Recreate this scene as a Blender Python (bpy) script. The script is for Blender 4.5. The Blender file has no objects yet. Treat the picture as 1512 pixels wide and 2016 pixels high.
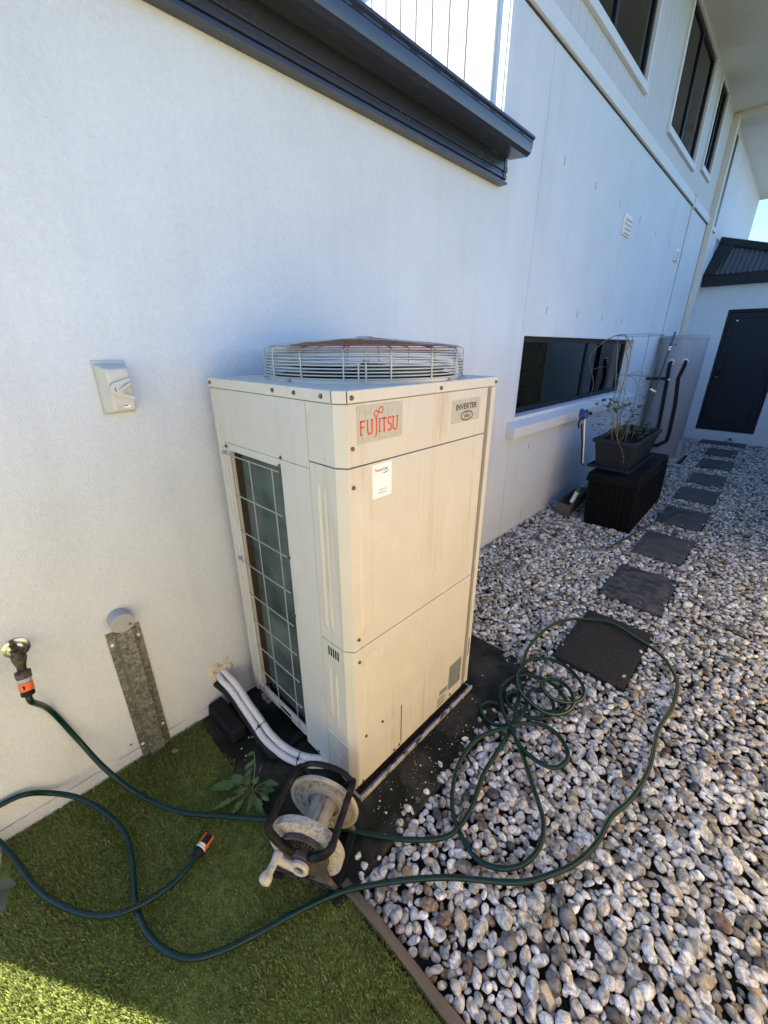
import bpy, math, random
import numpy as np
from mathutils import Vector, Matrix
random.seed(7); rng = np.random.default_rng(11)
scene = bpy.context.scene
C = scene.collection
R = math.radians
PI = math.pi

# ------------------------------------------------------------------ camera
YAW, PITCH, FPX = -0.763777, 0.384595, 802.31
CAM = np.array([1.655, 0.0, 1.68])
_fw = np.array([math.sin(YAW)*math.cos(PITCH), math.cos(YAW)*math.cos(PITCH), -math.sin(PITCH)])
_rt = np.array([math.cos(YAW), -math.sin(YAW), 0.0])
_dn = np.cross(_fw, _rt)
cam_data = bpy.data.cameras.new('camera'); cam = bpy.data.objects.new('camera', cam_data); C.objects.link(cam)
cam.matrix_world = Matrix(((_rt[0], -_dn[0], -_fw[0], CAM[0]), (_rt[1], -_dn[1], -_fw[1], CAM[1]),
                           (_rt[2], -_dn[2], -_fw[2], CAM[2]), (0, 0, 0, 1)))
cam_data.sensor_fit = 'VERTICAL'; cam_data.sensor_height = 36.0; cam_data.lens = 36.0*FPX/2016
cam_data.clip_start = 0.02; cam_data.clip_end = 2000
scene.camera = cam
scene.render.resolution_x = 768; scene.render.resolution_y = 1024

def at(px, py, axis, val):
    """photo pixel -> point on the plane coordinate[axis] == val"""
    d = _rt*(px-756)/FPX + _dn*(py-1008)/FPX + _fw
    return CAM + d*((val-CAM[axis])/d[axis])
def depth_of(p):
    return float(np.dot(np.asarray(p)-CAM, _fw))

# ------------------------------------------------------------------ world, sun, exposure
SUN_H = Vector((-0.85, -0.526)).normalized()      # horizontal direction towards the sun
SUN_EL = R(50)
sun_dir = Vector((SUN_H.x*math.cos(SUN_EL), SUN_H.y*math.cos(SUN_EL), math.sin(SUN_EL)))
world = bpy.data.worlds.new('World'); scene.world = world; world.use_nodes = True
wn = world.node_tree.nodes; wl = world.node_tree.links
bg = wn['Background']
sky = wn.new('ShaderNodeTexSky'); sky.sky_type = 'NISHITA'; sky.sun_disc = False
sky.sun_elevation = SUN_EL; sky.sun_rotation = math.atan2(SUN_H.x, SUN_H.y)
sky.altitude = 20; sky.air_density = 1.0; sky.dust_density = 0.3; sky.ozone_density = 8.0
wl.new(sky.outputs[0], bg.inputs[0]); bg.inputs[1].default_value = 0.105
sl = bpy.data.lights.new('sun', 'SUN'); sl.energy = 5.0; sl.angle = R(0.53); sl.color = (1.0, 0.93, 0.82)
so = bpy.data.objects.new('sun', sl); C.objects.link(so); so.rotation_euler = sun_dir.to_track_quat('Z', 'Y').to_euler()
so.location = (-10, -8, 14)
scene.view_settings.view_transform = 'Standard'; scene.view_settings.look = 'None'
scene.view_settings.gamma = 1.0; scene.view_settings.use_curve_mapping = False
scene.view_settings.exposure = 2.0
scene.render.engine = 'CYCLES'
scene.cycles.max_bounces = 10; scene.cycles.diffuse_bounces = 6; scene.cycles.transparent_max_bounces = 12

# ------------------------------------------------------------------ materials
def mat(name, col, rough=0.6, spec=0.5, metal=0.0, var=0.0, vscale=8.0, bump=0.0, bscale=200.0, col2=None,
        mixscale=None, mixlo=0.45, mixhi=0.6, stretch=(1, 1, 1), coat=0.0, bdist=0.002, rvar=0.0):
    """principled with noise colour variation, optional second colour in patches, and bump"""
    m = bpy.data.materials.new(name); m.use_nodes = True
    n = m.node_tree.nodes; l = m.node_tree.links; p = n['Principled BSDF']
    p.inputs['Roughness'].default_value = rough; p.inputs['Metallic'].default_value = metal
    p.inputs['Specular IOR Level'].default_value = spec
    if coat: p.inputs['Coat Weight'].default_value = coat
    tc = n.new('ShaderNodeTexCoord'); mp = n.new('ShaderNodeMapping'); mp.inputs['Scale'].default_value = stretch
    l.new(tc.outputs['Object'], mp.inputs[0])
    rgb = n.new('ShaderNodeRGB'); rgb.outputs[0].default_value = (*col, 1); out = rgb.outputs[0]
    if col2 is not None:
        nz = n.new('ShaderNodeTexNoise'); nz.inputs['Scale'].default_value = mixscale or vscale
        nz.inputs['Detail'].default_value = 6; l.new(mp.outputs[0], nz.inputs['Vector'])
        rp = n.new('ShaderNodeMapRange'); rp.inputs[1].default_value = mixlo; rp.inputs[2].default_value = mixhi
        l.new(nz.outputs[0], rp.inputs[0])
        mx = n.new('ShaderNodeMix'); mx.data_type = 'RGBA'; l.new(rp.outputs[0], mx.inputs[0]); l.new(out, mx.inputs[6])
        mx.inputs[7].default_value = (*col2, 1); out = mx.outputs[2]
    if var:
        nz = n.new('ShaderNodeTexNoise'); nz.inputs['Scale'].default_value = vscale; nz.inputs['Detail'].default_value = 8
        nz.inputs['Roughness'].default_value = 0.65; l.new(mp.outputs[0], nz.inputs['Vector'])
        rp = n.new('ShaderNodeMapRange'); rp.inputs[1].default_value = 0.3; rp.inputs[2].default_value = 0.7
        rp.inputs[3].default_value = 1-var; rp.inputs[4].default_value = 1+var; l.new(nz.outputs[0], rp.inputs[0])
        hs = n.new('ShaderNodeHueSaturation'); l.new(out, hs.inputs['Color']); l.new(rp.outputs[0], hs.inputs['Value']); out = hs.outputs[0]
        if rvar:
            r2 = n.new('ShaderNodeMapRange'); r2.inputs[1].default_value = 0.3; r2.inputs[2].default_value = 0.7
            r2.inputs[3].default_value = max(0.02, rough-rvar); r2.inputs[4].default_value = min(1, rough+rvar)
            l.new(nz.outputs[0], r2.inputs[0]); l.new(r2.outputs[0], p.inputs['Roughness'])
    l.new(out, p.inputs['Base Color'])
    if bump:
        nb = n.new('ShaderNodeTexNoise'); nb.inputs['Scale'].default_value = bscale; nb.inputs['Detail'].default_value = 4
        l.new(tc.outputs['Object'], nb.inputs['Vector'])
        bm = n.new('ShaderNodeBump'); bm.inputs['Strength'].default_value = bump; bm.inputs['Distance'].default_value = bdist
        l.new(nb.outputs[0], bm.inputs['Height']); l.new(bm.outputs[0], p.inputs['Normal'])
    return m

M = {}
M['render_wall'] = mat('render_wall', (0.585, 0.63, 0.67), 0.9, 0.2, var=0.035, vscale=2.2, bump=0.9, bscale=150, bdist=0.004)
def weather_wall(m):
    n = m.node_tree.nodes; l = m.node_tree.links; p = n['Principled BSDF']; src = p.inputs['Base Color'].links[0].from_socket
    tc = n.new('ShaderNodeTexCoord')
    def nz(scale, stretch, lo, hi, a, b, detail=4, dist=0.0):
        mp = n.new('ShaderNodeMapping'); mp.inputs['Scale'].default_value = stretch; l.new(tc.outputs['Object'], mp.inputs[0])
        t = n.new('ShaderNodeTexNoise'); t.inputs['Scale'].default_value = scale; t.inputs['Detail'].default_value = detail; t.inputs['Distortion'].default_value = dist
        l.new(mp.outputs[0], t.inputs['Vector']); r = n.new('ShaderNodeMapRange'); r.inputs[1].default_value = lo; r.inputs[2].default_value = hi; r.inputs[3].default_value = a; r.inputs[4].default_value = b
        l.new(t.outputs[0], r.inputs[0]); return r.outputs[0]
    f = [nz(1.0, (9, 9, 0.55), 0.50, 0.75, 1.0, 0.955, 5), nz(1.6, (1, 1, 1), 0.35, 0.65, 0.975, 1.02, 3, 1.0), nz(170, (1, 1, 1), 0.66, 0.74, 1.0, 0.80, 2), nz(55, (1, 1, 1), 0.3, 0.7, 0.97, 1.03, 3)]
    out = src
    mul = f[0]
    for q in f[1:]:
        mm = n.new('ShaderNodeMath'); mm.operation = 'MULTIPLY'; l.new(mul, mm.inputs[0]); l.new(q, mm.inputs[1]); mul = mm.outputs[0]
    hs = n.new('ShaderNodeHueSaturation'); l.new(src, hs.inputs['Color']); l.new(mul, hs.inputs['Value']); l.new(hs.outputs[0], p.inputs['Base Color'])
weather_wall(M['render_wall'])
M['cladding'] = mat('cladding', (0.505, 0.52, 0.53), 0.75, 0.3, var=0.03, vscale=4, bump=0.1, bscale=300)
M['trim'] = mat('trim', (0.59, 0.625, 0.65), 0.7, 0.3, var=0.03, vscale=6)
M['soffit'] = mat('soffit', (0.62, 0.60, 0.56), 0.85, 0.2, var=0.05, vscale=3)
M['cream'] = mat('cream', (0.64, 0.60, 0.51), 0.75, 0.3, var=0.04, vscale=5)
M['charcoal'] = mat('charcoal', (0.024, 0.029, 0.047), 0.25, 0.6, var=0.04, vscale=5, rvar=0.04)
M['charcoal_matt'] = mat('charcoal_matt', (0.014, 0.016, 0.022), 0.6, 0.25, var=0.12, vscale=5)
M['frame_dark'] = mat('frame_dark', (0.008, 0.009, 0.013), 0.45, 0.3)
M['interior'] = mat('interior', (0.02, 0.02, 0.022), 0.9, 0.1)
M['blind'] = mat('blind', (0.05, 0.048, 0.045), 0.9, 0.1, var=0.1)
M['blind_pale'] = mat('blind_pale', (0.24, 0.23, 0.21), 0.9, 0.1, var=0.1)
M['door_panel'] = mat('door_panel', (0.010, 0.014, 0.022), 0.55, 0.25, var=0.06, vscale=3)
M['roof'] = mat('roof', (0.045, 0.05, 0.062), 0.45, 0.5, var=0.12, vscale=4)
M['black'] = mat('black', (0.008, 0.008, 0.009), 0.6, 0.22, var=0.25, vscale=20, rvar=0.12)
M['black_rubber'] = mat('black_rubber', (0.010, 0.010, 0.011), 0.8, 0.3, var=0.2, vscale=30)
M['box_plastic'] = mat('box_plastic', (0.0035, 0.0035, 0.005), 0.6, 0.12, var=0.15, vscale=30, bump=0.2, bscale=120)
M['planter'] = mat('planter', (0.018, 0.022, 0.032), 0.6, 0.22, var=0.1, vscale=8)
M['planter_old'] = mat('planter_old', (0.11, 0.11, 0.115), 0.7, 0.3, var=0.15, vscale=8)
M['potting'] = mat('potting', (0.02, 0.014, 0.01), 0.95, 0.1, var=0.4, vscale=60, bump=0.8, bscale=80, bdist=0.01)
M['white_plastic'] = mat('white_plastic', (0.68, 0.68, 0.66), 0.45, 0.5, var=0.04, vscale=15)
M['conduit'] = mat('conduit', (0.66, 0.66, 0.66), 0.5, 0.5, var=0.05, vscale=12)
M['isolator'] = mat('isolator', (0.50, 0.51, 0.46), 0.45, 0.5, var=0.05, vscale=25, rvar=0.06)
M['isolator_top'] = mat('isolator_top', (0.42, 0.43, 0.42), 0.55, 0.4, var=0.08, vscale=25)
M['grey_pvc'] = mat('grey_pvc', (0.34, 0.35, 0.36), 0.5, 0.5, var=0.05, vscale=20)
M['screw'] = mat('screw', (0.20, 0.17, 0.14), 0.45, 0.5, metal=0.7, var=0.35, vscale=120, col2=(0.09, 0.04, 0.02), mixscale=150)
M['screw_white'] = mat('screw_white', (0.75, 0.75, 0.74), 0.4, 0.5)
M['brass'] = mat('brass', (0.085, 0.068, 0.052), 0.5, 0.4, metal=0.5, var=0.25, vscale=60, col2=(0.035, 0.028, 0.024), mixscale=50)
M['chrome'] = mat('chrome', (0.46, 0.47, 0.45), 0.24, 0.5, metal=1.0)
M['orange'] = mat('orange', (0.75, 0.13, 0.025), 0.42, 0.5, var=0.06, vscale=60)
M['hose'] = mat('hose', (0.0018, 0.021, 0.019), 0.34, 0.28, var=0.18, vscale=25, rvar=0.1)
M['hose_stripe'] = mat('hose_stripe', (0.12, 0.14, 0.04), 0.42, 0.5, var=0.2, vscale=25)
M['reel_plastic'] = mat('reel_plastic', (0.36, 0.32, 0.245), 0.6, 0.4, var=0.14, vscale=22, col2=(0.20, 0.17, 0.12), mixscale=38, mixlo=0.55, mixhi=0.78)
M['reel_dirty'] = mat('reel_dirty', (0.42, 0.39, 0.325), 0.65, 0.35, var=0.15, vscale=30, col2=(0.21, 0.18, 0.145), mixscale=120, mixlo=0.46, mixhi=0.66)
M['reel_hub'] = mat('reel_hub', (0.30, 0.285, 0.26), 0.55, 0.4, var=0.12, vscale=30, col2=(0.2, 0.17, 0.11), mixscale=20)
M['reel_black'] = mat('reel_black', (0.007, 0.007, 0.008), 0.6, 0.2, var=0.3, vscale=30, col2=(0.03, 0.027, 0.022), mixscale=30, mixlo=0.52, mixhi=0.75)
M['reel_dust'] = mat('reel_dust', (0.05, 0.046, 0.04), 0.75, 0.2, var=0.3, vscale=30, col2=(0.11, 0.095, 0.07), mixscale=18, mixlo=0.42, mixhi=0.7)
M['crank'] = mat('crank', (0.44, 0.40, 0.335), 0.6, 0.35, var=0.12, vscale=40, col2=(0.30, 0.25, 0.19), mixscale=60, mixlo=0.52, mixhi=0.72)
M['pad'] = mat('pad', (0.034, 0.032, 0.025), 0.6, 0.2, var=0.55, vscale=14, bump=0.6, bscale=90, bdist=0.004, col2=(0.007, 0.009, 0.005), mixscale=5, mixlo=0.42, mixhi=0.54, rvar=0.25)
M['soil'] = mat('soil', (0.016, 0.014, 0.012), 0.95, 0.1, var=0.5, vscale=40, bump=0.8, bscale=60, bdist=0.01)
M['ground'] = mat('ground', (0.07, 0.08, 0.04), 0.95, 0.1, var=0.3, vscale=3)
M['far_gravel'] = mat('far_gravel', (0.62, 0.54, 0.41), 0.9, 0.2, var=0.5, vscale=28, bump=1.0, bscale=30, bdist=0.02)
M['stone'] = mat('stone', (0.072, 0.070, 0.070), 0.62, 0.35, var=0.35, vscale=11, bump=1.0, bscale=26, bdist=0.012, col2=(0.026, 0.026, 0.027), mixscale=15, mixlo=0.42, mixhi=0.62, rvar=0.2)
M['stone_dry'] = mat('stone_dry', (0.080, 0.078, 0.078), 0.7, 0.3, var=0.28, vscale=18, bump=1.0, bscale=30, bdist=0.012, col2=(0.052, 0.051, 0.052), mixscale=6, mixlo=0.4, mixhi=0.65, rvar=0.12)
M['stone_rubber'] = mat('stone_rubber', (0.024, 0.023, 0.023), 0.9, 0.2, var=0.5, vscale=180, bump=0.9, bscale=220, bdist=0.003, col2=(0.075, 0.07, 0.064), mixscale=190, mixlo=0.57, mixhi=0.66)
M['timber'] = mat('timber', (0.12, 0.095, 0.07), 0.85, 0.2, var=0.35, vscale=14, bump=0.6, bscale=60, stretch=(0.12, 1, 1), col2=(0.055, 0.045, 0.036), mixscale=10)
M['bounce_path_sand'] = mat('bounce_path_sand', (0.62, 0.53, 0.37), 0.9, 0.2, var=0.12, vscale=3)
M['concrete'] = mat('concrete', (0.33, 0.32, 0.30), 0.9, 0.2, var=0.15, vscale=12, bump=0.4, bscale=120)
M['tank'] = mat('tank', (0.29, 0.30, 0.335), 0.42, 0.5, var=0.03, vscale=3)
M['lagging'] = mat('lagging', (0.010, 0.010, 0.011), 0.75, 0.3)
M['blue'] = mat('blue', (0.02, 0.06, 0.42), 0.4, 0.5)
M['blue_brush'] = mat('blue_brush', (0.018, 0.05, 0.22), 0.5, 0.5, var=0.2, vscale=30)
M['alu'] = mat('alu', (0.62, 0.64, 0.66), 0.3, 0.5, metal=0.6)
M['green_cap'] = mat('green_cap', (0.01, 0.15, 0.05), 0.45, 0.5)
M['stake_green'] = mat('stake_green', (0.018, 0.04, 0.025), 0.5, 0.5)
M['trellis'] = mat('trellis', (0.10, 0.20, 0.17), 0.5, 0.5, var=0.2)
M['twig'] = mat('twig', (0.20, 0.15, 0.10), 0.8, 0.2, var=0.25, vscale=30)
M['leaf_far'] = mat('leaf_far', (0.045, 0.085, 0.030), 0.6, 0.35, var=0.4, vscale=14)
M['leaf_dry'] = mat('leaf_dry', (0.14, 0.085, 0.05), 0.85, 0.2, var=0.35, vscale=30)
M['weed'] = mat('weed', (0.045, 0.10, 0.028), 0.55, 0.35, var=0.25, vscale=25)
M['weed_stem'] = mat('weed_stem', (0.13, 0.13, 0.06), 0.6, 0.3, var=0.2, vscale=30)
M['weed_grey'] = mat('weed_grey', (0.075, 0.095, 0.07), 0.7, 0.3, var=0.25, vscale=25)
M['bounce_fence_cream'] = mat('bounce_fence_cream', (0.68, 0.52, 0.29), 0.6, 0.3, var=0.05, vscale=3)
M['putty'] = mat('putty', (0.62, 0.53, 0.38), 0.8, 0.3, var=0.12, vscale=40, bump=0.6, bscale=60, bdist=0.004)
M['mark'] = mat('mark', (0.07, 0.065, 0.06), 0.9, 0.2)
M['cable_tie'] = mat('cable_tie', (0.008, 0.008, 0.008), 0.5, 0.5)
M['foam'] = mat('foam', (0.60, 0.60, 0.60), 0.9, 0.2)
M['dead_leaf'] = mat('dead_leaf', (0.22, 0.12, 0.07), 0.8, 0.2, var=0.3, vscale=60)
# air conditioner
def ac_mat(name, col, streak=0.62):
    m = mat(name, col, 0.42, 0.45, var=0.035, vscale=7, rvar=0.06)
    n = m.node_tree.nodes; l = m.node_tree.links; p = n['Principled BSDF']
    src = p.inputs['Base Color'].links[0].from_socket
    tc = n.new('ShaderNodeTexCoord'); mp = n.new('ShaderNodeMapping'); mp.inputs['Scale'].default_value = (26, 26, 1.3)
    l.new(tc.outputs['Object'], mp.inputs[0])
    nz = n.new('ShaderNodeTexNoise'); nz.inputs['Scale'].default_value = 1.0; nz.inputs['Detail'].default_value = 5; l.new(mp.outputs[0], nz.inputs['Vector'])
    rp = n.new('ShaderNodeMapRange'); rp.inputs[1].default_value = 0.56; rp.inputs[2].default_value = 0.78; rp.inputs[4].default_value = streak
    l.new(nz.outputs[0], rp.inputs[0])
    mx = n.new('ShaderNodeMix'); mx.data_type = 'RGBA'; l.new(rp.outputs[0], mx.inputs[0]); l.new(src, mx.inputs[6])
    mx.inputs[7].default_value = (col[0]*0.72, col[1]*0.66, col[2]*0.52, 1)
    # chalky wash marks
    n2 = n.new('ShaderNodeTexNoise'); n2.inputs['Scale'].default_value = 5.5; n2.inputs['Detail'].default_value = 3; n2.inputs['Distortion'].default_value = 1.2
    l.new(tc.outputs['Object'], n2.inputs['Vector'])
    r2 = n.new('ShaderNodeMapRange'); r2.inputs[1].default_value = 0.60; r2.inputs[2].default_value = 0.66; r2.inputs[4].default_value = 0.35
    l.new(n2.outputs[0], r2.inputs[0])
    m2 = n.new('ShaderNodeMix'); m2.data_type = 'RGBA'; l.new(r2.outputs[0], m2.inputs[0]); l.new(mx.outputs[2], m2.inputs[6])
    m2.inputs[7].default_value = (min(1, col[0]*1.12), min(1, col[1]*1.12), min(1, col[2]*1.14), 1)
    l.new(m2.outputs[2], p.inputs['Base Color'])
    return m
M['ac'] = ac_mat('ac_paint', (0.53, 0.505, 0.44))
M['ac_side'] = ac_mat('ac_side_paint', (0.51, 0.50, 0.46), 0.2)
M['ac_lid'] = ac_mat('ac_lid_paint', (0.54, 0.52, 0.46), 0.25)
M['ac_stain'] = mat('ac_stain', (0.50, 0.43, 0.31), 0.5, 0.4, var=0.08, vscale=30, col2=(0.53, 0.505, 0.44), mixscale=60, mixlo=0.4, mixhi=0.7, stretch=(1, 1, 0.15))
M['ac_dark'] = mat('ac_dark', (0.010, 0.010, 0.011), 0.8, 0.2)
M['ac_brown'] = mat('ac_brown', (0.05, 0.037, 0.026), 0.6, 0.4, var=0.15, vscale=20)
M['ac_duct'] = mat('ac_duct', (0.045, 0.035, 0.026), 0.7, 0.2, var=0.2, vscale=20)
M['fan'] = mat('fan', (0.014, 0.014, 0.015), 0.5, 0.4, var=0.2, vscale=20)
M['wire'] = mat('wire', (0.30, 0.31, 0.285), 0.5, 0.4, var=0.12, vscale=60)
M['badge'] = mat('badge', (0.40, 0.39, 0.33), 0.4, 0.5, var=0.08, vscale=60)
M['red'] = mat('red', (0.62, 0.045, 0.018), 0.45, 0.4)
M['ink'] = mat('ink', (0.05, 0.05, 0.055), 0.5, 0.4)
M['navy'] = mat('navy', (0.03, 0.05, 0.20), 0.5, 0.4)
M['sticker'] = mat('sticker', (0.80, 0.80, 0.80), 0.4, 0.5)
M['rating'] = mat('rating', (0.20, 0.235, 0.225), 0.4, 0.5, var=0.25, vscale=90, stretch=(1, 1, 2.5))
M['rating_pale'] = mat('rating_pale', (0.46, 0.43, 0.34), 0.45, 0.5, var=0.2, vscale=120)
M['rail'] = mat('rail', (0.42, 0.39, 0.34), 0.7, 0.3, var=0.2, vscale=20, col2=(0.04, 0.035, 0.02), mixscale=26, mixlo=0.5, mixhi=0.62)

def node_mat(name):
    m = bpy.data.materials.new(name); m.use_nodes = True
    return m, m.node_tree.nodes, m.node_tree.links, m.node_tree.nodes['Principled BSDF']
# guard wire: painted grey with rust patches in space
def rust_mat():
    m, n, l, p = node_mat('guard_wire')
    tc = n.new('ShaderNodeTexCoord')
    nz = n.new('ShaderNodeTexNoise'); nz.inputs['Scale'].default_value = 4.2; nz.inputs['Detail'].default_value = 5; l.new(tc.outputs['Object'], nz.inputs['Vector'])
    rp = n.new('ShaderNodeMapRange'); rp.inputs[1].default_value = 0.49; rp.inputs[2].default_value = 0.57; l.new(nz.outputs[0], rp.inputs[0])
    sp = n.new('ShaderNodeSeparateXYZ'); l.new(tc.outputs['Object'], sp.inputs[0])
    zr = n.new('ShaderNodeMapRange'); zr.inputs[1].default_value = 0.075; zr.inputs[2].default_value = 0.105; l.new(sp.outputs[2], zr.inputs[0])
    mu = n.new('ShaderNodeMath'); mu.operation = 'MULTIPLY'; l.new(rp.outputs[0], mu.inputs[0]); l.new(zr.outputs[0], mu.inputs[1])
    n2 = n.new('ShaderNodeTexNoise'); n2.inputs['Scale'].default_value = 60; l.new(tc.outputs['Object'], n2.inputs['Vector'])
    rc = n.new('ShaderNodeValToRGB'); rc.color_ramp.elements[0].color = (0.09, 0.03, 0.012, 1); rc.color_ramp.elements[1].color = (0.30, 0.12, 0.04, 1)
    l.new(n2.outputs[0], rc.inputs[0])
    mx = n.new('ShaderNodeMix'); mx.data_type = 'RGBA'; l.new(mu.outputs[0], mx.inputs[0]); mx.inputs[6].default_value = (0.42, 0.43, 0.39, 1)
    l.new(rc.outputs[0], mx.inputs[7]); l.new(mx.outputs[2], p.inputs['Base Color']); p.inputs['Roughness'].default_value = 0.55
    return m
M['guard'] = rust_mat()
# coil: fine horizontal fin texture
def coil_mat():
    m, n, l, p = node_mat('coil_fins')
    tc = n.new('ShaderNodeTexCoord')
    wv = n.new('ShaderNodeTexWave'); wv.bands_direction = 'Z'; wv.inputs['Scale'].default_value = 34; wv.inputs['Distortion'].default_value = 1.0
    wv.inputs['Detail'].default_value = 3
    l.new(tc.outputs['Object'], wv.inputs['Vector'])
    nz = n.new('ShaderNodeTexNoise'); nz.inputs['Scale'].default_value = 6; nz.inputs['Detail'].default_value = 6; l.new(tc.outputs['Object'], nz.inputs['Vector'])
    rc = n.new('ShaderNodeValToRGB'); rc.color_ramp.elements[0].position = 0.3; rc.color_ramp.elements[1].position = 0.75
    rc.color_ramp.elements[0].color = (0.016, 0.036, 0.036, 1); rc.color_ramp.elements[1].color = (0.12, 0.155, 0.15, 1); l.new(nz.outputs[0], rc.inputs[0])
    hs = n.new('ShaderNodeHueSaturation'); l.new(rc.outputs[0], hs.inputs['Color'])
    rp = n.new('ShaderNodeMapRange'); rp.inputs[3].default_value = 0.75; rp.inputs[4].default_value = 1.25; l.new(wv.outputs[0], rp.inputs[0]); l.new(rp.outputs[0], hs.inputs['Value'])
    l.new(hs.outputs[0], p.inputs['Base Color']); p.inputs['Roughness'].default_value = 0.6; p.inputs['Specular IOR Level'].default_value = 0.2
    return m
M['coil'] = coil_mat()
# galvanised steel: spangle
def galv_mat():
    m, n, l, p = node_mat('galvanised')
    tc = n.new('ShaderNodeTexCoord')
    nz = n.new('ShaderNodeTexNoise'); nz.inputs['Scale'].default_value = 45; nz.inputs['Detail'].default_value = 2; nz.inputs['Distortion'].default_value = 1.6
    l.new(tc.outputs['Object'], nz.inputs['Vector'])
    vo = n.new('ShaderNodeTexVoronoi'); vo.inputs['Scale'].default_value = 90; l.new(tc.outputs['Object'], vo.inputs['Vector'])
    rc = n.new('ShaderNodeValToRGB'); rc.color_ramp.elements[0].position = 0.38; rc.color_ramp.elements[1].position = 0.6
    rc.color_ramp.elements[0].color = (0.15, 0.155, 0.135, 1); rc.color_ramp.elements[1].color = (0.27, 0.28, 0.245, 1); l.new(nz.outputs[0], rc.inputs[0])
    hs = n.new('ShaderNodeHueSaturation'); l.new(rc.outputs[0], hs.inputs['Color'])
    bw = n.new('ShaderNodeSeparateColor'); l.new(vo.outputs['Color'], bw.inputs[0])
    rp = n.new('ShaderNodeMapRange'); rp.inputs[3].default_value = 0.65; rp.inputs[4].default_value = 1.3; l.new(bw.outputs[0], rp.inputs[0]); l.new(rp.outputs[0], hs.inputs['Value'])
    l.new(hs.outputs[0], p.inputs['Base Color']); p.inputs['Roughness'].default_value = 0.42; p.inputs['Metallic'].default_value = 0.45
    return m
M['galv'] = galv_mat()
# window glass: clear tinted sheet with real reflection
def glass_mat(name, tint):
    m, n, l, p = node_mat(name)
    n.remove(p); out = n['Material Output']
    tr = n.new('ShaderNodeBsdfTransparent'); tr.inputs[0].default_value = (*tint, 1)
    gl = n.new('ShaderNodeBsdfGlossy'); gl.inputs['Roughness'].default_value = 0.015
    fr = n.new('ShaderNodeFresnel'); fr.inputs[0].default_value = 1.65
    mx = n.new('ShaderNodeMixShader'); l.new(fr.outputs[0], mx.inputs[0]); l.new(tr.outputs[0], mx.inputs[1]); l.new(gl.outputs[0], mx.inputs[2])
    l.new(mx.outputs[0], out.inputs[0]); return m
M['glass'] = glass_mat('glass', (0.55, 0.57, 0.60))
# pebbles: base colour from object colour or from a mesh attribute, with veins
def pebble_mat(name, use_attr):
    m, n, l, p = node_mat(name)
    if use_attr:
        a = n.new('ShaderNodeAttribute'); a.attribute_name = 'pcol'; col = a.outputs['Color']
    else:
        a = n.new('ShaderNodeObjectInfo'); col = a.outputs['Color']
    g = n.new('ShaderNodeNewGeometry')
    nz = n.new('ShaderNodeTexNoise'); nz.inputs['Scale'].default_value = 32; nz.inputs['Detail'].default_value = 4; nz.inputs['Distortion'].default_value = 1.5
    l.new(g.outputs['Position'], nz.inputs['Vector'])
    rp = n.new('ShaderNodeMapRange'); rp.inputs[1].default_value = 0.36; rp.inputs[2].default_value = 0.62; rp.inputs[3].default_value = 0.36; rp.inputs[4].default_value = 1.12
    l.new(nz.outputs[0], rp.inputs[0])
    n3 = n.new('ShaderNodeTexNoise'); n3.inputs['Scale'].default_value = 160; n3.inputs['Detail'].default_value = 3; l.new(g.outputs['Position'], n3.inputs['Vector'])
    r3 = n.new('ShaderNodeMapRange'); r3.inputs[1].default_value = 0.35; r3.inputs[2].default_value = 0.65; r3.inputs[3].default_value = 0.78; r3.inputs[4].default_value = 1.1
    l.new(n3.outputs[0], r3.inputs[0])
    mu = n.new('ShaderNodeMath'); mu.operation = 'MULTIPLY'; l.new(rp.outputs[0], mu.inputs[0]); l.new(r3.outputs[0], mu.inputs[1])
    hs = n.new('ShaderNodeHueSaturation'); l.new(col, hs.inputs['Color']); l.new(mu.outputs[0], hs.inputs['Value'])
    l.new(hs.outputs[0], p.inputs['Base Color']); p.inputs['Roughness'].default_value = 0.55; p.inputs['Specular IOR Level'].default_value = 0.4
    bm = n.new('ShaderNodeBump'); bm.inputs['Strength'].default_value = 0.35; bm.inputs['Distance'].default_value = 0.003
    l.new(n3.outputs[0], bm.inputs['Height']); l.new(bm.outputs[0], p.inputs['Normal'])
    return m
M['pebble'] = pebble_mat('pebble_stone', False)
M['pebbles'] = pebble_mat('pebble_stones', True)
def turf_mat():
    m, n, l, p = node_mat('turf_blade')
    a = n.new('ShaderNodeAttribute'); a.attribute_name = 'pcol'
    l.new(a.outputs['Color'], p.inputs['Base Color']); p.inputs['Roughness'].default_value = 0.45; p.inputs['Specular IOR Level'].default_value = 0.4
    tl = n.new('ShaderNodeBsdfTranslucent'); l.new(a.outputs['Color'], tl.inputs[0]); mx = n.new('ShaderNodeMixShader'); mx.inputs[0].default_value = 0.5
    l.new(p.outputs[0], mx.inputs[1]); l.new(tl.outputs[0], mx.inputs[2]); l.new(mx.outputs[0], n['Material Output'].inputs[0])
    return m
M['turf'] = turf_mat()
M['turf_base'] = mat('turf_base', (0.17, 0.20, 0.05), 0.95, 0.1, var=0.4, vscale=60)

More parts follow.
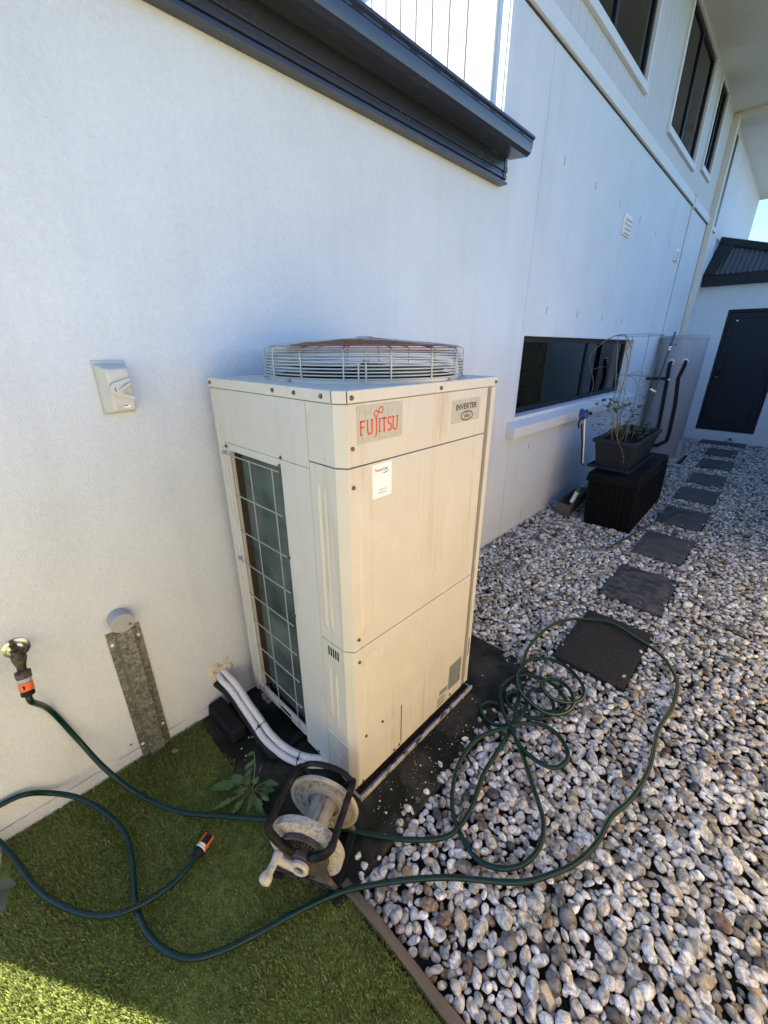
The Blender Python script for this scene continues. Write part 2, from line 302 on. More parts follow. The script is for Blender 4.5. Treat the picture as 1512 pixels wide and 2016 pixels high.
# ------------------------------------------------------------------ mesh builder
class MB:
    def __init__(s): s.v = []; s.f = []; s.mi = []
    def add(s, verts, faces, mi=0):
        o = len(s.v); s.v += [tuple(map(float, p)) for p in verts]
        for f in faces: s.f.append(tuple(i+o for i in f)); s.mi.append(mi)
        return s
    def box(s, x0, x1, y0, y1, z0, z1, mi=0):
        return s.add([(x0,y0,z0),(x1,y0,z0),(x1,y1,z0),(x0,y1,z0),(x0,y0,z1),(x1,y0,z1),(x1,y1,z1),(x0,y1,z1)],
                     [(0,3,2,1),(4,5,6,7),(0,1,5,4),(1,2,6,5),(2,3,7,6),(3,0,4,7)], mi)
    def hexa(s, b, t, mi=0):      # two quads (bottom, top) counter-clockwise seen from above
        return s.add(list(b)+list(t), [(3,2,1,0),(4,5,6,7),(0,1,5,4),(1,2,6,5),(2,3,7,6),(3,0,4,7)], mi)
    def prism(s, poly, z0, z1, f=None, mi=0):   # poly ccw in (a,b); f maps (a,b,c)->xyz
        f = f or (lambda a, b, c: (a, b, c)); n = len(poly)
        v = [f(a, b, z0) for a, b in poly]+[f(a, b, z1) for a, b in poly]
        fs = [tuple(range(n-1, -1, -1)), tuple(range(n, 2*n))]+[(i, (i+1) % n, n+(i+1) % n, n+i) for i in range(n)]
        return s.add(v, fs, mi)
    def cyl(s, p0, p1, r0, r1=None, n=16, caps=True, mi=0):
        r1 = r0 if r1 is None else r1
        p0 = Vector(p0); p1 = Vector(p1); d = (p1-p0).normalized()
        a = d.orthogonal().normalized(); b = d.cross(a)
        v = []
        for p, r in ((p0, r0), (p1, r1)):
            for i in range(n):
                t = 2*PI*i/n; v.append(p+a*(r*math.cos(t))+b*(r*math.sin(t)))
        fs = [(i, (i+1) % n, n+(i+1) % n, n+i) for i in range(n)]
        if caps: fs += [tuple(range(n-1, -1, -1)), tuple(range(n, 2*n))]
        return s.add(v, fs, mi)
    def lathe(s, prof, p0, axis, n=24, mi=0, close=False):   # prof: (radius, distance along axis)
        p0 = Vector(p0); d = Vector(axis).normalized(); a = d.orthogonal().normalized(); b = d.cross(a); v = []; fs = []
        for r, h in prof:
            for i in range(n):
                t = 2*PI*i/n; v.append(p0+d*h+a*(r*math.cos(t))+b*(r*math.sin(t)))
        k = len(prof)
        for j in range(k-1 if not close else k):
            j2 = (j+1) % k
            for i in range(n): fs.append((j*n+i, j*n+(i+1) % n, j2*n+(i+1) % n, j2*n+i))
        if not close:
            fs.append(tuple(range(n-1, -1, -1))); fs.append(tuple(range((k-1)*n, k*n)))
        return s.add(v, fs, mi)
    def tube(s, pts, r, n=8, caps=True, closed=False, mi=0, stripe=None, twist=0.0):
        pts = [Vector(p) for p in pts]; N = len(pts)
        rr = r if isinstance(r, (list, tuple)) else [r]*N
        v = []; up = None
        for i, p in enumerate(pts):
            if closed: d = (pts[(i+1) % N]-pts[i-1]).normalized()
            else: d = (pts[min(i+1, N-1)]-pts[max(i-1, 0)]).normalized()
            if up is None:
                up = Vector((0, 0, 1)) if abs(d.z) < 0.9 else Vector((1, 0, 0))
            a = (up-d*up.dot(d))
            if a.length < 1e-5: a = d.orthogonal()
            a.normalize(); b = d.cross(a); up = a
            for k in range(n):
                t = 2*PI*k/n+twist*i; v.append(p+a*(rr[i]*math.cos(t))+b*(rr[i]*math.sin(t)))
        o = len(s.v); s.v += [tuple(q) for q in v]
        for i in range(N if closed else N-1):
            j = (i+1) % N
            for k in range(n):
                s.f.append((o+i*n+k, o+i*n+(k+1) % n, o+j*n+(k+1) % n, o+j*n+k))
                s.mi.append(1 if (stripe is not None and k in stripe) else mi)
        if caps and not closed:
            s.f.append(tuple(o+k for k in range(n-1, -1, -1))); s.mi.append(mi)
            s.f.append(tuple(o+(N-1)*n+k for k in range(n))); s.mi.append(mi)
        return s
    def ball(s, c, r, nu=12, nv=8, mi=0):
        rx, ry, rz = r if isinstance(r, (tuple, list)) else (r, r, r); v = []; fs = []
        for j in range(1, nv):
            ph = PI*j/nv
            for i in range(nu):
                t = 2*PI*i/nu; v.append((c[0]+rx*math.sin(ph)*math.cos(t), c[1]+ry*math.sin(ph)*math.sin(t), c[2]-rz*math.cos(ph)))
        b = len(v); v += [(c[0], c[1], c[2]-rz), (c[0], c[1], c[2]+rz)]
        for j in range(nv-2):
            for i in range(nu): fs.append((j*nu+i, j*nu+(i+1) % nu, (j+1)*nu+(i+1) % nu, (j+1)*nu+i))
        for i in range(nu): fs.append((b, (i+1) % nu, i)); fs.append((b+1, (nv-2)*nu+i, (nv-2)*nu+(i+1) % nu))
        return s.add(v, fs, mi)
    def xf(s, mtx):
        s.v = [tuple(mtx @ Vector(p)) for p in s.v]; return s
    def mesh(s, name):
        me = bpy.data.meshes.new(name); me.from_pydata(s.v, [], s.f); me.update(); return me
    def build(s, name, m, parent=None, smooth=None, bevel=0, seg=2, loc=None):
        me = s.mesh(name)
        ms = m if isinstance(m, (list, tuple)) else [m]
        for q in ms: me.materials.append(M[q] if isinstance(q, str) else q)
        if any(s.mi): me.polygons.foreach_set('material_index', s.mi)
        if smooth is not None:
            me.polygons.foreach_set('use_smooth', [True]*len(me.polygons))
            if smooth < 180: me.set_sharp_from_angle(angle=R(smooth))
        o = bpy.data.objects.new(name, me); C.objects.link(o)
        if parent is not None:
            o.parent = parent
            if parent.type == 'EMPTY': o.matrix_parent_inverse = Matrix.Translation(-parent.location)
        if loc is not None: o.location = loc
        if bevel:
            b = o.modifiers.new('bevel', 'BEVEL'); b.width = bevel; b.segments = seg; b.limit_method = 'ANGLE'; b.angle_limit = R(40)
        return o
def empty(name, label=None, cat=None, group=None, loc=(0, 0, 0), kind=None, rz=0):
    o = bpy.data.objects.new(name, None); C.objects.link(o); o.location = loc; o.rotation_euler = (0, 0, rz); o.empty_display_size = 0.05
    tag(o, label, cat, group, kind); return o
def tag(o, label=None, cat=None, group=None, kind=None):
    if label: o['label'] = label
    if cat: o['category'] = cat
    if group: o['group'] = group
    if kind: o['kind'] = kind
    return o
def catmull(P, step=0.01, closed=False):
    P = [np.asarray(p, float) for p in P]; out = []; n = len(P)
    for i in range(n if closed else n-1):
        if closed: p0, p1, p2, p3 = P[i-1], P[i], P[(i+1) % n], P[(i+2) % n]
        else: p0, p1, p2, p3 = P[max(i-1, 0)], P[i], P[i+1], P[min(i+2, n-1)]
        k = max(2, int(np.linalg.norm(p2-p1)/step))
        for j in range(k):
            t = j/k; out.append(0.5*((2*p1)+(-p0+p2)*t+(2*p0-5*p1+4*p2-p3)*t*t+(-p0+3*p1-3*p2+p3)*t**3))
    if not closed: out.append(P[-1])
    return out
def text_mb(txt, size, extrude=0.0003, bold=0.0, sx=1.0, sy=1.0, align='CENTER', shear=0):
    cu = bpy.data.curves.new('text', 'FONT'); cu.body = txt; cu.size = size; cu.extrude = extrude; cu.offset = bold
    cu.align_x = align; cu.resolution_u = 3; cu.shear = shear
    ob = bpy.data.objects.new('text', cu); C.objects.link(ob)
    dg = bpy.context.evaluated_depsgraph_get(); dg.update()
    me = bpy.data.meshes.new_from_object(ob.evaluated_get(dg))
    mb = MB(); mb.add([(v.co.x*sx, v.co.y*sy, v.co.z) for v in me.vertices], [tuple(p.vertices) for p in me.polygons])
    bpy.data.objects.remove(ob); bpy.data.meshes.remove(me); bpy.data.curves.remove(cu)
    return mb
# maps (a across, b up, c out) onto a face looking to +X (across = +Y) or to -Y (across = +X)
def faceX(x, y, z): return Matrix(((0, 0, 1, x), (1, 0, 0, y), (0, 1, 0, z), (0, 0, 0, 1)))
def faceY(x, y, z): return Matrix(((1, 0, 0, x), (0, 0, -1, y), (0, 1, 0, z), (0, 0, 0, 1)))

# ================================================================== SETTING
PAD = (0.0, 1.035, 0.43, 1.90)          # x0,x1,y0,y1 of the slab under the outdoor unit
STONES = [(1.05, 1.435, 2.065, 2.675), (1.02, 1.42, 2.945, 3.54), (1.01, 1.385, 3.865, 4.465), (0.99, 1.38, 4.785, 5.39),
          (0.965, 1.36, 5.765, 6.35), (0.96, 1.345, 6.65, 7.225), (0.92, 1.32, 7.64, 8.31), (0.885, 1.295, 8.68, 9.28), (0.66, 1.34, 9.72, 10.08)]
g = MB(); g.add([(-400, -400, -0.14), (400, -400, -0.14), (400, 400, -0.14), (-400, 400, -0.14)], [(0, 1, 2, 3)])
tag(g.build('ground', 'ground'), kind='structure')
gb = MB(); gb.add([(0, 0.47, -0.035), (2.46, 0.47, -0.035), (2.46, 10.13, -0.035), (0, 10.13, -0.035)], [(0, 1, 2, 3)])
gravel = tag(gb.build('gravel_bed', 'soil'), kind='structure')
pd = MB().box(PAD[0], PAD[1], PAD[2], PAD[3], -0.12, 0.0)
pad = tag(pd.build('slab', 'pad', bevel=0.008), kind='structure')
pv = MB(); pv.add([(1.95, -9, -0.010), (2.47, -9, -0.010), (2.47, 0.46, -0.010), (1.95, 0.46, -0.010)], [(0, 1, 2, 3)])
tag(pv.build('path', 'bounce_path_sand'), kind='structure')  # unseen pale strip, added to bounce warm sunlight low onto wall and unit
tb = MB(); tb.add([(0, -9, -0.012), (1.95, -9, -0.012), (1.95, 0.47, -0.012), (1.0, 0.47, -0.012), (1.0, 0.43, -0.012), (0, 0.43, -0.012)], [(0, 1, 2, 3, 4, 5)])
lawn = tag(tb.build('lawn', 'turf_base'), kind='structure')

# ---- turf blades (within view plus a margin)
def turf():
    N = 170000
    x = rng.uniform(0.0, 1.95, N); y = rng.uniform(-0.95, 0.485, N)
    keep = ~((x < 1.03) & (y > 0.435+0.012*np.sin(x*23))) & ~((x < 0.17) & (y < -0.29))
    # thin out what the camera never comes near
    keep &= (x < 1.75) | (rng.random(N) < 0.5)
    x = x[keep]; y = y[keep]; N = len(x)
    h = rng.uniform(0.012, 0.022, N)*(0.85+0.3*np.sin(x*7+y*5)**2); w = rng.uniform(0.0010, 0.0016, N)
    lean = rng.uniform(0.05, 0.55, N); az = rng.normal(-0.9, 1.0, N)+1.2*np.sin(x*3.1+1)*np.sin(y*3.7)
    h *= 0.82+0.36*(0.5+0.5*np.sin(x*5.3+2*np.sin(y*4.1)))
    dx, dy = np.cos(az), np.sin(az)
    fa = az+PI/2+rng.normal(0, 0.6, N); wx, wy = np.cos(fa)*w, np.sin(fa)*w
    z0 = np.full(N, -0.012)
    b = np.stack([x, y, z0], 1)
    mid = b+np.stack([dx*h*lean*0.35, dy*h*lean*0.35, h*0.62], 1)
    tip = b+np.stack([dx*h*lean, dy*h*lean, h*np.sqrt(np.clip(1-lean**2*0.6, 0.2, 1))], 1)
    W = np.stack([wx, wy, np.zeros(N)], 1)
    V = np.stack([b-W, b+W, mid-W*0.9, mid+W*0.9, tip], 1).reshape(-1, 3)
    i0 = np.arange(N)*5
    F4 = np.stack([i0, i0+1, i0+3, i0+2], 1); F3 = np.stack([i0+2, i0+3, i0+4], 1)
    me = bpy.data.meshes.new('turf_blades')
    nl = N*7; me.vertices.add(N*5); me.vertices.foreach_set('co', V.astype(np.float32).ravel())
    loops = np.concatenate([F4, F3], 1).ravel(); me.loops.add(nl); me.loops.foreach_set('vertex_index', loops.astype(np.int32))
    me.polygons.add(N*2); st = np.stack([np.arange(N)*7, np.arange(N)*7+4], 1).ravel(); me.polygons.foreach_set('loop_start', st.astype(np.int32))
    t = rng.random(N); base = np.array([[0.255, 0.30, 0.084], [0.345, 0.375, 0.12], [0.18, 0.225, 0.07], [0.50, 0.48, 0.22]])
    ci = rng.choice(4, N, p=[0.4, 0.3, 0.22, 0.08]); col = base[ci]*(0.75+0.5*t[:, None])
    colv = np.repeat(np.concatenate([col, np.ones((N, 1))], 1), 5, 0)
    at_ = me.color_attributes.new('pcol', 'FLOAT_COLOR', 'POINT'); at_.data.foreach_set('color', colv.astype(np.float32).ravel())
    me.update(); me.validate(); me.materials.append(M['turf'])
    o = bpy.data.objects.new('turf_blades', me); C.objects.link(o); o.parent = lawn; o['kind'] = 'stuff'
turf()

# ---- pebbles
def ico(sub):
    t = (1+5**0.5)/2
    v = [(-1,t,0),(1,t,0),(-1,-t,0),(1,-t,0),(0,-1,t),(0,1,t),(0,-1,-t),(0,1,-t),(t,0,-1),(t,0,1),(-t,0,-1),(-t,0,1)]
    f = [(0,11,5),(0,5,1),(0,1,7),(0,7,10),(0,10,11),(1,5,9),(5,11,4),(11,10,2),(10,7,6),(7,1,8),(3,9,4),(3,4,2),(3,2,6),(3,6,8),(3,8,9),(4,9,5),(2,4,11),(6,2,10),(8,6,7),(9,8,1)]
    v = [np.array(p)/np.linalg.norm(p) for p in v]
    for _ in range(sub):
        c = {}; nf = []
        def midp(a, b):
            k = (min(a, b), max(a, b))
            if k not in c:
                m = v[a]+v[b]; v.append(m/np.linalg.norm(m)); c[k] = len(v)-1
            return c[k]
        for a, b, d in f:
            x, y, z = midp(a, b), midp(b, d), midp(d, a); nf += [(a, x, z), (b, y, x), (d, z, y), (x, y, z)]
        f = nf
    return np.array(v), np.array(f, np.int32)
def variants(sub, k):
    v, f = ico(sub); out = []
    r = np.random.default_rng(5)
    for i in range(k):
        ax = np.array([1.08, r.uniform(0.58, 0.88), r.uniform(0.45, 0.7)])
        q = v.copy(); d = np.ones(len(v))
        for _ in range(4):
            w = r.normal(size=3); w /= np.linalg.norm(w)
            d += r.uniform(0.03, 0.11)*np.sin((q@w)*r.uniform(1.5, 3.2)+r.uniform(0, 6.28))
        for _ in range(4):                       # flattened facets
            w = r.normal(size=3); w /= np.linalg.norm(w); h = r.uniform(0.66, 0.9); pr = q@w
            d = np.where(pr*d > h, h/np.maximum(pr, 1e-3), d)
        out.append(q*d[:, None]*ax)
    return out, f
HIV, HIF = variants(2, 16); LOV, LOF = variants(1, 16); TIV, TIF = variants(0, 16)
def blocked(x, y, m):
    if x < PAD[1]+m*0.4 and y < PAD[3]+m*0.4: return True
    if y < 0.515+m*0.6: return True
    for a, b, c, d in STONES:
        if a-m*0.5 < x < b+m*0.5 and c-m*0.5 < y < d+m*0.5: return True
    if 0.06 < x < 0.72 and 7.62 < y < 8.42: return True
    if 0.47 < x < 0.86 and 4.28 < y < 5.5: return True
    return False
def pebbles():
    r = np.random.default_rng(3); cell = 0.05; grid = {}; P = []
    def tryput(x, y, rad, fac):
        gx, gy = int(x/cell), int(y/cell)
        for i in range(gx-1, gx+2):
            for j in range(gy-1, gy+2):
                for (qx, qy, qr) in grid.get((i, j), ()):
                    if (qx-x)**2+(qy-y)**2 < (fac*(qr+rad))**2: return False
        grid.setdefault((gx, gy), []).append((x, y, rad)); return True
    tiers = [(520, 0.028, 0.034), (3600, 0.023, 0.028), (17000, 0.0185, 0.023), (55000, 0.0145, 0.0185), (110000, 0.0098, 0.0145)]
    for n, a, b in tiers:
        xs = r.uniform(0.01, 2.44, n); ys = r.uniform(0.5, 10.08, n); rs = r.uniform(a, b, n)
        for x, y, q in zip(xs, ys, rs):
            if blocked(x, y, q): continue
            if tryput(x, y, q*0.80, 0.79): P.append((x, y, q))
    low = len(P)
    for x, y, q in zip(r.uniform(0.01, 2.44, 9000), r.uniform(0.5, 6.0, 9000), r.uniform(0.011, 0.017, 9000)):
        if not blocked(x, y, q): P.append((x, y, q))
    high = len(P)
    for k in range(75):
        q = r.uniform(0.008, 0.018); P.append((PAD[1]-abs(r.normal(0, 0.028)), r.uniform(0.52, 1.88), q) if k % 3 else (r.uniform(0.84, 1.03), PAD[3]-abs(r.normal(0, 0.03)), q))
    for k in range(46):
        a, b, c, d = STONES[k % 8]; q = r.uniform(0.008, 0.014); e = abs(r.normal(0, 0.022)); sd_ = r.integers(0, 4)
        P.append([(a+e, r.uniform(c, d), q), (b-e, r.uniform(c, d), q), (r.uniform(a, b), c+e, q), (r.uniform(a, b), d-e, q)][sd_])
    P = np.array(P)
    n = len(P)
    z = -0.030+P[:, 2]*0.55+r.uniform(-0.003, 0.009, n)*(P[:, 2] > 0.0135)
    z[low:high] = -0.034
    z[high:] = P[high:, 2]*0.5+np.where(np.arange(n-high) < 75, 0.0, 0.010)
    pal = np.array([[0.74, 0.735, 0.715], [0.57, 0.565, 0.55], [0.40, 0.39, 0.37], [0.60, 0.555, 0.475], [0.27, 0.265, 0.255], [0.17, 0.168, 0.166],
                    [0.08, 0.08, 0.082], [0.36, 0.26, 0.16], [0.23, 0.145, 0.095], [0.46, 0.385, 0.28]])
    ci = r.choice(len(pal), n, p=[0.30, 0.22, 0.14, 0.12, 0.09, 0.05, 0.025, 0.017, 0.012, 0.026])
    col = pal[ci]*r.uniform(0.82, 1.12, (n, 1))
    vi = r.integers(0, 16, n); yaw = r.uniform(0, 2*PI, n); t1 = r.normal(0, 0.30, n); t2 = r.normal(0, 0.22, n)
    Rm = np.zeros((n, 3, 3))
    for k in range(n):
        cy, sy = math.cos(yaw[k]), math.sin(yaw[k]); ca, sa = math.cos(t1[k]), math.sin(t1[k]); cb, sb = math.cos(t2[k]), math.sin(t2[k])
        Rm[k] = np.array([[cy, -sy, 0], [sy, cy, 0], [0, 0, 1]]) @ np.array([[1, 0, 0], [0, ca, -sa], [0, sa, ca]]) @ np.array([[cb, 0, sb], [0, 1, 0], [-sb, 0, cb]])
    dist = np.linalg.norm(np.stack([P[:, 0]-CAM[0], P[:, 1]-CAM[1], z-CAM[2]], 1), axis=1)
    # in-frame test for the ones that become single objects
    rel = np.stack([P[:, 0], P[:, 1], z], 1)-CAM; dz = rel@_fw; px = 756+FPX*(rel@_rt)/dz; py = 1008+FPX*(rel@_dn)/dz
    vis = (px > 10) & (px < 1500) & (py > 0) & (py < 2005)
    size = np.where(vis, P[:, 2]/dist, 0); single = np.argsort(-size)[:300]; issingle = np.zeros(n, bool); issingle[single] = True
    vm = []
    for k in range(16):
        me = bpy.data.meshes.new('pebble'); me.from_pydata(HIV[k].tolist(), [], HIF.tolist())
        me.polygons.foreach_set('use_smooth', [True]*len(me.polygons)); me.materials.append(M['pebble']); vm.append(me)
    for k in single:
        o = bpy.data.objects.new('pebble', vm[vi[k]]); C.objects.link(o); o.parent = gravel
        mm = Matrix([list(row)+[0] for row in (Rm[k]*P[k, 2])]+[[0, 0, 0, 1]]); mm.translation = (P[k, 0], P[k, 1], z[k])
        o.matrix_basis = mm; o.color = (*col[k], 1)
    rest = np.where(~issingle)[0]; near = rest[dist[rest] < 2.35]; far = rest[(dist[rest] >= 2.35) & (dist[rest] < 5.2)]; tiny = rest[dist[rest] >= 5.2]
    VV = []; FF = []; CC = []; off = 0
    for idx, BV, BF in ((near, HIV, HIF), (far, LOV, LOF), (tiny, TIV, TIF)):
        for v_ in range(16):
            ids = idx[vi[idx] == v_]
            if len(ids) == 0: continue
            B = BV[v_]; k = len(B)
            W = np.einsum('nij,kj->nki', Rm[ids]*P[ids, 2][:, None, None], B)+np.stack([P[ids, 0], P[ids, 1], z[ids]], 1)[:, None, :]
            VV.append(W.reshape(-1, 3)); FF.append((BF[None]+(off+np.arange(len(ids))*k)[:, None, None]).reshape(-1, 3))
            CC.append(np.repeat(col[ids], k, 0)); off += len(ids)*k
    V = np.concatenate(VV); F = np.concatenate(FF); CO = np.concatenate(CC)
    me = bpy.data.meshes.new('loose_pebbles'); me.vertices.add(len(V)); me.vertices.foreach_set('co', V.astype(np.float32).ravel())
    me.loops.add(len(F)*3); me.loops.foreach_set('vertex_index', F.astype(np.int32).ravel())
    me.polygons.add(len(F)); me.polygons.foreach_set('loop_start', (np.arange(len(F))*3).astype(np.int32))
    me.polygons.foreach_set('use_smooth', np.ones(len(F), bool))
    a_ = me.color_attributes.new('pcol', 'FLOAT_COLOR', 'POINT'); a_.data.foreach_set('color', np.concatenate([CO, np.ones((len(CO), 1))], 1).astype(np.float32).ravel())
    me.update(); me.materials.append(M['pebbles'])
    o = bpy.data.objects.new('loose_pebbles', me); C.objects.link(o); o.parent = gravel; o['kind'] = 'stuff'
    print('pebbles', n, 'tris', len(F))
pebbles()

# ---- stepping stones: each slab is one thing with an uneven riven top
def slab_mb(a, b, c, d, top, seed, riven=0.004):
    r = np.random.default_rng(seed); nx, ny = 12, 18; mb = MB(); v = []
    rot = r.normal(0, 0.006)
    cx_, cy_ = (a+b)/2, (c+d)/2
    for j in range(ny+1):
        for i in range(nx+1):
            x = a+(b-a)*i/nx; y = c+(d-c)*j/ny
            e = min(i, nx-i, j, ny-j)
            zz = top+r.normal(0, riven*0.28)+riven*0.5*math.sin(x*31+seed)*math.sin(y*23+seed*2)
            if e == 0:
                zz -= 0.006; x += r.normal(0, 0.0022); y += r.normal(0, 0.0022)
            v.append((cx_+(x-cx_)*math.cos(rot)-(y-cy_)*math.sin(rot), cy_+(x-cx_)*math.sin(rot)+(y-cy_)*math.cos(rot), zz))
    fs = [(j*(nx+1)+i, j*(nx+1)+i+1, (j+1)*(nx+1)+i+1, (j+1)*(nx+1)+i) for j in range(ny) for i in range(nx)]
    rim = [i for i in range(nx+1)]+[j*(nx+1)+nx for j in range(1, ny+1)]+[ny*(nx+1)+i for i in range(nx-1, -1, -1)]+[j*(nx+1) for j in range(ny-1, 0, -1)]
    o = len(v); v += [(v[k][0], v[k][1], -0.035) for k in rim]; m = len(rim)
    fs += [(rim[k], o+k, o+(k+1) % m, rim[(k+1) % m]) for k in range(m)]
    return mb.add(v, fs)
slab_labels = ['speckled black rubbery paving slab crossed by the green hose', 'wet dark riven paving slab just beyond the slab under the hose',
               'riven grey paving slab, third along the stepping path from the hose', 'grey paving slab beside the black storage box with a thin rod lying over its corner',
               'grey paving slab by the back end of the black storage box', 'grey paving slab midway between the storage box and the water heater',
               'grey paving slab level with the water heater', 'last loose grey paving slab before the door step', 'wide grey slab laid as a step below the dark door']
for k, (a, b, c, d) in enumerate(STONES):
    o = slab_mb(a, b, c, d, 0.008 if k else 0.012, 20+k, 0.0015 if k == 0 else 0.005).build('stepping_stone', ('stone_rubber', 'stone')[k] if k < 2 else 'stone_dry', smooth=50)
    tag(o, slab_labels[k], 'paving slab', 'stepping stones across the gravel')

# ---- timber edging between lawn and gravel
ed = MB(); r_ = np.random.default_rng(8); v = []; N = 40
for i in range(N+1):
    x = 1.0+3.0*i/N; j = r_.normal(0, 0.0018, 4)
    v += [(x, 0.476+j[0], -0.1), (x, 0.477+j[1], 0.012+j[3]*0.6), (x, 0.508+j[2], 0.010+j[0]*0.6), (x, 0.509, -0.1)]
fs = [(4*i+k, 4*i+(k+1) % 4, 4*i+4+(k+1) % 4, 4*i+4+k) for i in range(N) for k in range(4)]+[(0, 3, 2, 1), (4*N, 4*N+1, 4*N+2, 4*N+3)]
tag(ed.add(v, fs).build('garden_edging', 'timber'), 'weathered thin timber edging board between turf and white pebbles', 'edging')

# ================================================================== HOUSE
house = empty('house', 'white rendered two storey house wall with dark gutter and vertical board cladding above', 'house')
YC0, YC1, YP = -0.59, 2.745, 9.24      # near corner, start of the upper storey, post
def wallbox(y0, y1, z0, z1, x0=-0.2, x1=0.0): return MB().box(x0, x1, y0, y1, z0, z1)
J = 0.0022                                # half joint width
WY0, WY1, WZ0, WZ1 = 3.36, 6.54, 1.115, 1.765     # low window opening
a_, b_ = YC1+0.03, 3.32-J
wb = MB().add([(0, YC0, -0.1), (0, b_, -0.1), (0, b_, 3.50), (0, a_, 3.50), (0, a_, 2.62), (0, YC0, 2.62), (-0.2, YC0, -0.1), (-0.2, b_, -0.1), (-0.2, b_, 3.50), (-0.2, a_, 3.50), (-0.2, a_, 2.62), (-0.2, YC0, 2.62)],
              [(0, 1, 2, 3, 4, 5), (11, 10, 9, 8, 7, 6)]+[(i, 6+i, 6+(i+1) % 6, (i+1) % 6) for i in range(6)])
wb.build('wall_panel', 'render_wall', house)
wb = MB().box(-0.2, 0, 3.32+J, WY0, -0.1, 3.50).box(-0.2, 0, WY0, WY1, -0.1, WZ0).box(-0.2, 0, WY0, WY1, WZ1, 3.50).box(-0.2, 0, WY1, YP, -0.1, 3.50)
wb.build('wall_panel', 'render_wall', house)
MB().box(-0.25, -0.2, YC0+0.02, YC1, -0.1, 2.6).box(-0.25, -0.2, YC1+0.03, YP, -0.1, 3.4).build('wall_core', 'interior', house)
MB().box(-0.2, 0.0, YP, 10.4, -0.1, 3.50).build('wall_panel', 'render_wall', house)
# end face of the low wing (towards the sun) and its mass
MB().box(-6.0, -0.26, YC0, YC1, -0.1, 2.62).build('wing_body', 'render_wall', house)
MB().box(-6.0, -0.26, YC1+0.03, 14.38, -0.1, 4.88).build('storey_body', 'render_wall', house)
# plinth line along the foot of the wall: a shallow proud strip
MB().box(0.0, 0.0035, YC0, 0.62, -0.1, 0.052).build('plinth', 'render_wall', house, bevel=0.0015)
# upper storey render beyond the post
MB().box(-0.2, 0.0, YP, 14.38, 3.502, 4.90).build('wall_panel', 'render_wall', house)
# trim band
MB().box(0.0, 0.028, YC1+0.05, YP, 3.512, 3.61).build('trim_band', 'trim', house, bevel=0.003)
MB().box(0.0, 0.006, YC1+0.05, YP, 3.502, 3.512).build('band_gap', 'mark', house)
# vertical boards on the front (facing the gravel)
UW = [(3.58, 5.10, 3.865, 4.78), (6.10, 7.465, 3.85, 4.875), (7.98, 8.51, 3.965, 4.885)]   # upper windows
bw = 0.133; y = YC1+0.055; boards = []
while y < YP-0.01:
    y1 = min(y+bw, YP); cuts = [(a, b, c, d) for a, b, c, d in UW if a < y1-0.004 and b > y+0.004]
    if not cuts: boards.append((y, y1, 3.61, 4.90))
    else:
        a, b, c, d = cuts[0]
        boards.append((y, y1, 3.61, c)); boards.append((y, y1, d, 4.90))
        if a > y+0.01: boards.append((y, a, c, d))
        if b < y1-0.01: boards.append((b, y1, c, d))
    y += bw
for (a, b, c, d) in boards:
    MB().box(-0.012, 0.004, a+0.0025, b-0.0025, c, d).build('cladding_board', 'cladding', house, bevel=0.002, seg=1)
MB().box(-0.06, -0.0125, YC1+0.02, YP, 3.6, 3.85).build('cladding_backing', 'mark', house)
for (a, b) in ((YC1+0.02, 3.56), (5.12, 6.08), (7.485, 7.96), (8.53, YP)):
    MB().box(-0.06, -0.0125, a, b, 3.85, 4.90).build('cladding_backing', 'mark', house)
# corner trims at the sunny return wall and its boards
MB().box(-0.005, 0.012, YC1-0.006, YC1+0.05, 2.70, 4.90).build('corner_trim', 'trim', house, bevel=0.002)
MB().box(-0.075, -0.005, YC1-0.010, YC1+0.02, 2.62, 4.90).build('corner_trim', 'render_wall', house, bevel=0.003)
MB().box(-0.105, -0.0752, YC1-0.030, YC1+0.02, 2.62, 4.90).build('corner_trim', 'trim', house, bevel=0.003)
MB().box(-0.16, -0.107, YC1-0.012, YC1+0.02, 2.62, 4.90).build('corner_trim', 'trim', house, bevel=0.002)
x = -0.162
while x > -2.6:
    MB().box(x-bw+0.009, x, YC1, YC1+0.016, 2.62, 4.90).build('cladding_board', 'cladding', house, bevel=0.002, seg=1); x -= bw
MB().box(-6, -0.08, YC1+0.017, YC1+0.028, 2.62, 4.88).build('cladding_backing', 'mark', house)
# gutter and fascia of the low wing
gp = [(0.062, 2.735), (0.175, 2.722), (0.196, 2.735), (0.203, 2.76), (0.204, 2.790), (0.2145, 2.797), (0.2145, 2.808), (0.203, 2.808), (0.196, 2.79), (0.19, 2.765), (0.18, 2.745), (0.17, 2.738), (0.062, 2.75)]
mp_ = lambda a, b, c: (a, c, b)
gut = MB().prism(list(reversed(gp)), -0.95, 2.77, mp_).build('gutter', 'charcoal', house, smooth=25)
MB().prism([(0.062, 2.735), (0.062, 2.80), (0.19, 2.80), (0.2, 2.77), (0.19, 2.735), (0.175, 2.724)][::1], 2.766, 2.772, mp_).build('end_cap', 'charcoal', gut)
MB().box(0.2035, 0.2052, -0.95, 2.768, 2.7795, 2.7825).build('seam_line', 'frame_dark', gut)
for k in range(22):                       # overflow slots punched along the gutter front
    yy = 2.62-k*0.155
    MB().box(0.2030, 0.2056, yy-0.024, yy+0.024, 2.7825, 2.7900).build('overflow_slot', 'frame_dark', gut)
fas = MB()
steps = [(2.628, 2.642, 0.038), (2.6425, 2.662, 0.047), (2.6625, 2.676, 0.042), (2.6765, 2.702, 0.050), (2.7025, 2.76, 0.045)]
for a, b, xx in steps: fas.box(0.0, xx, -0.95, 2.735, a, b)
fas.build('fascia', 'charcoal', house, bevel=0.003)
en = MB()
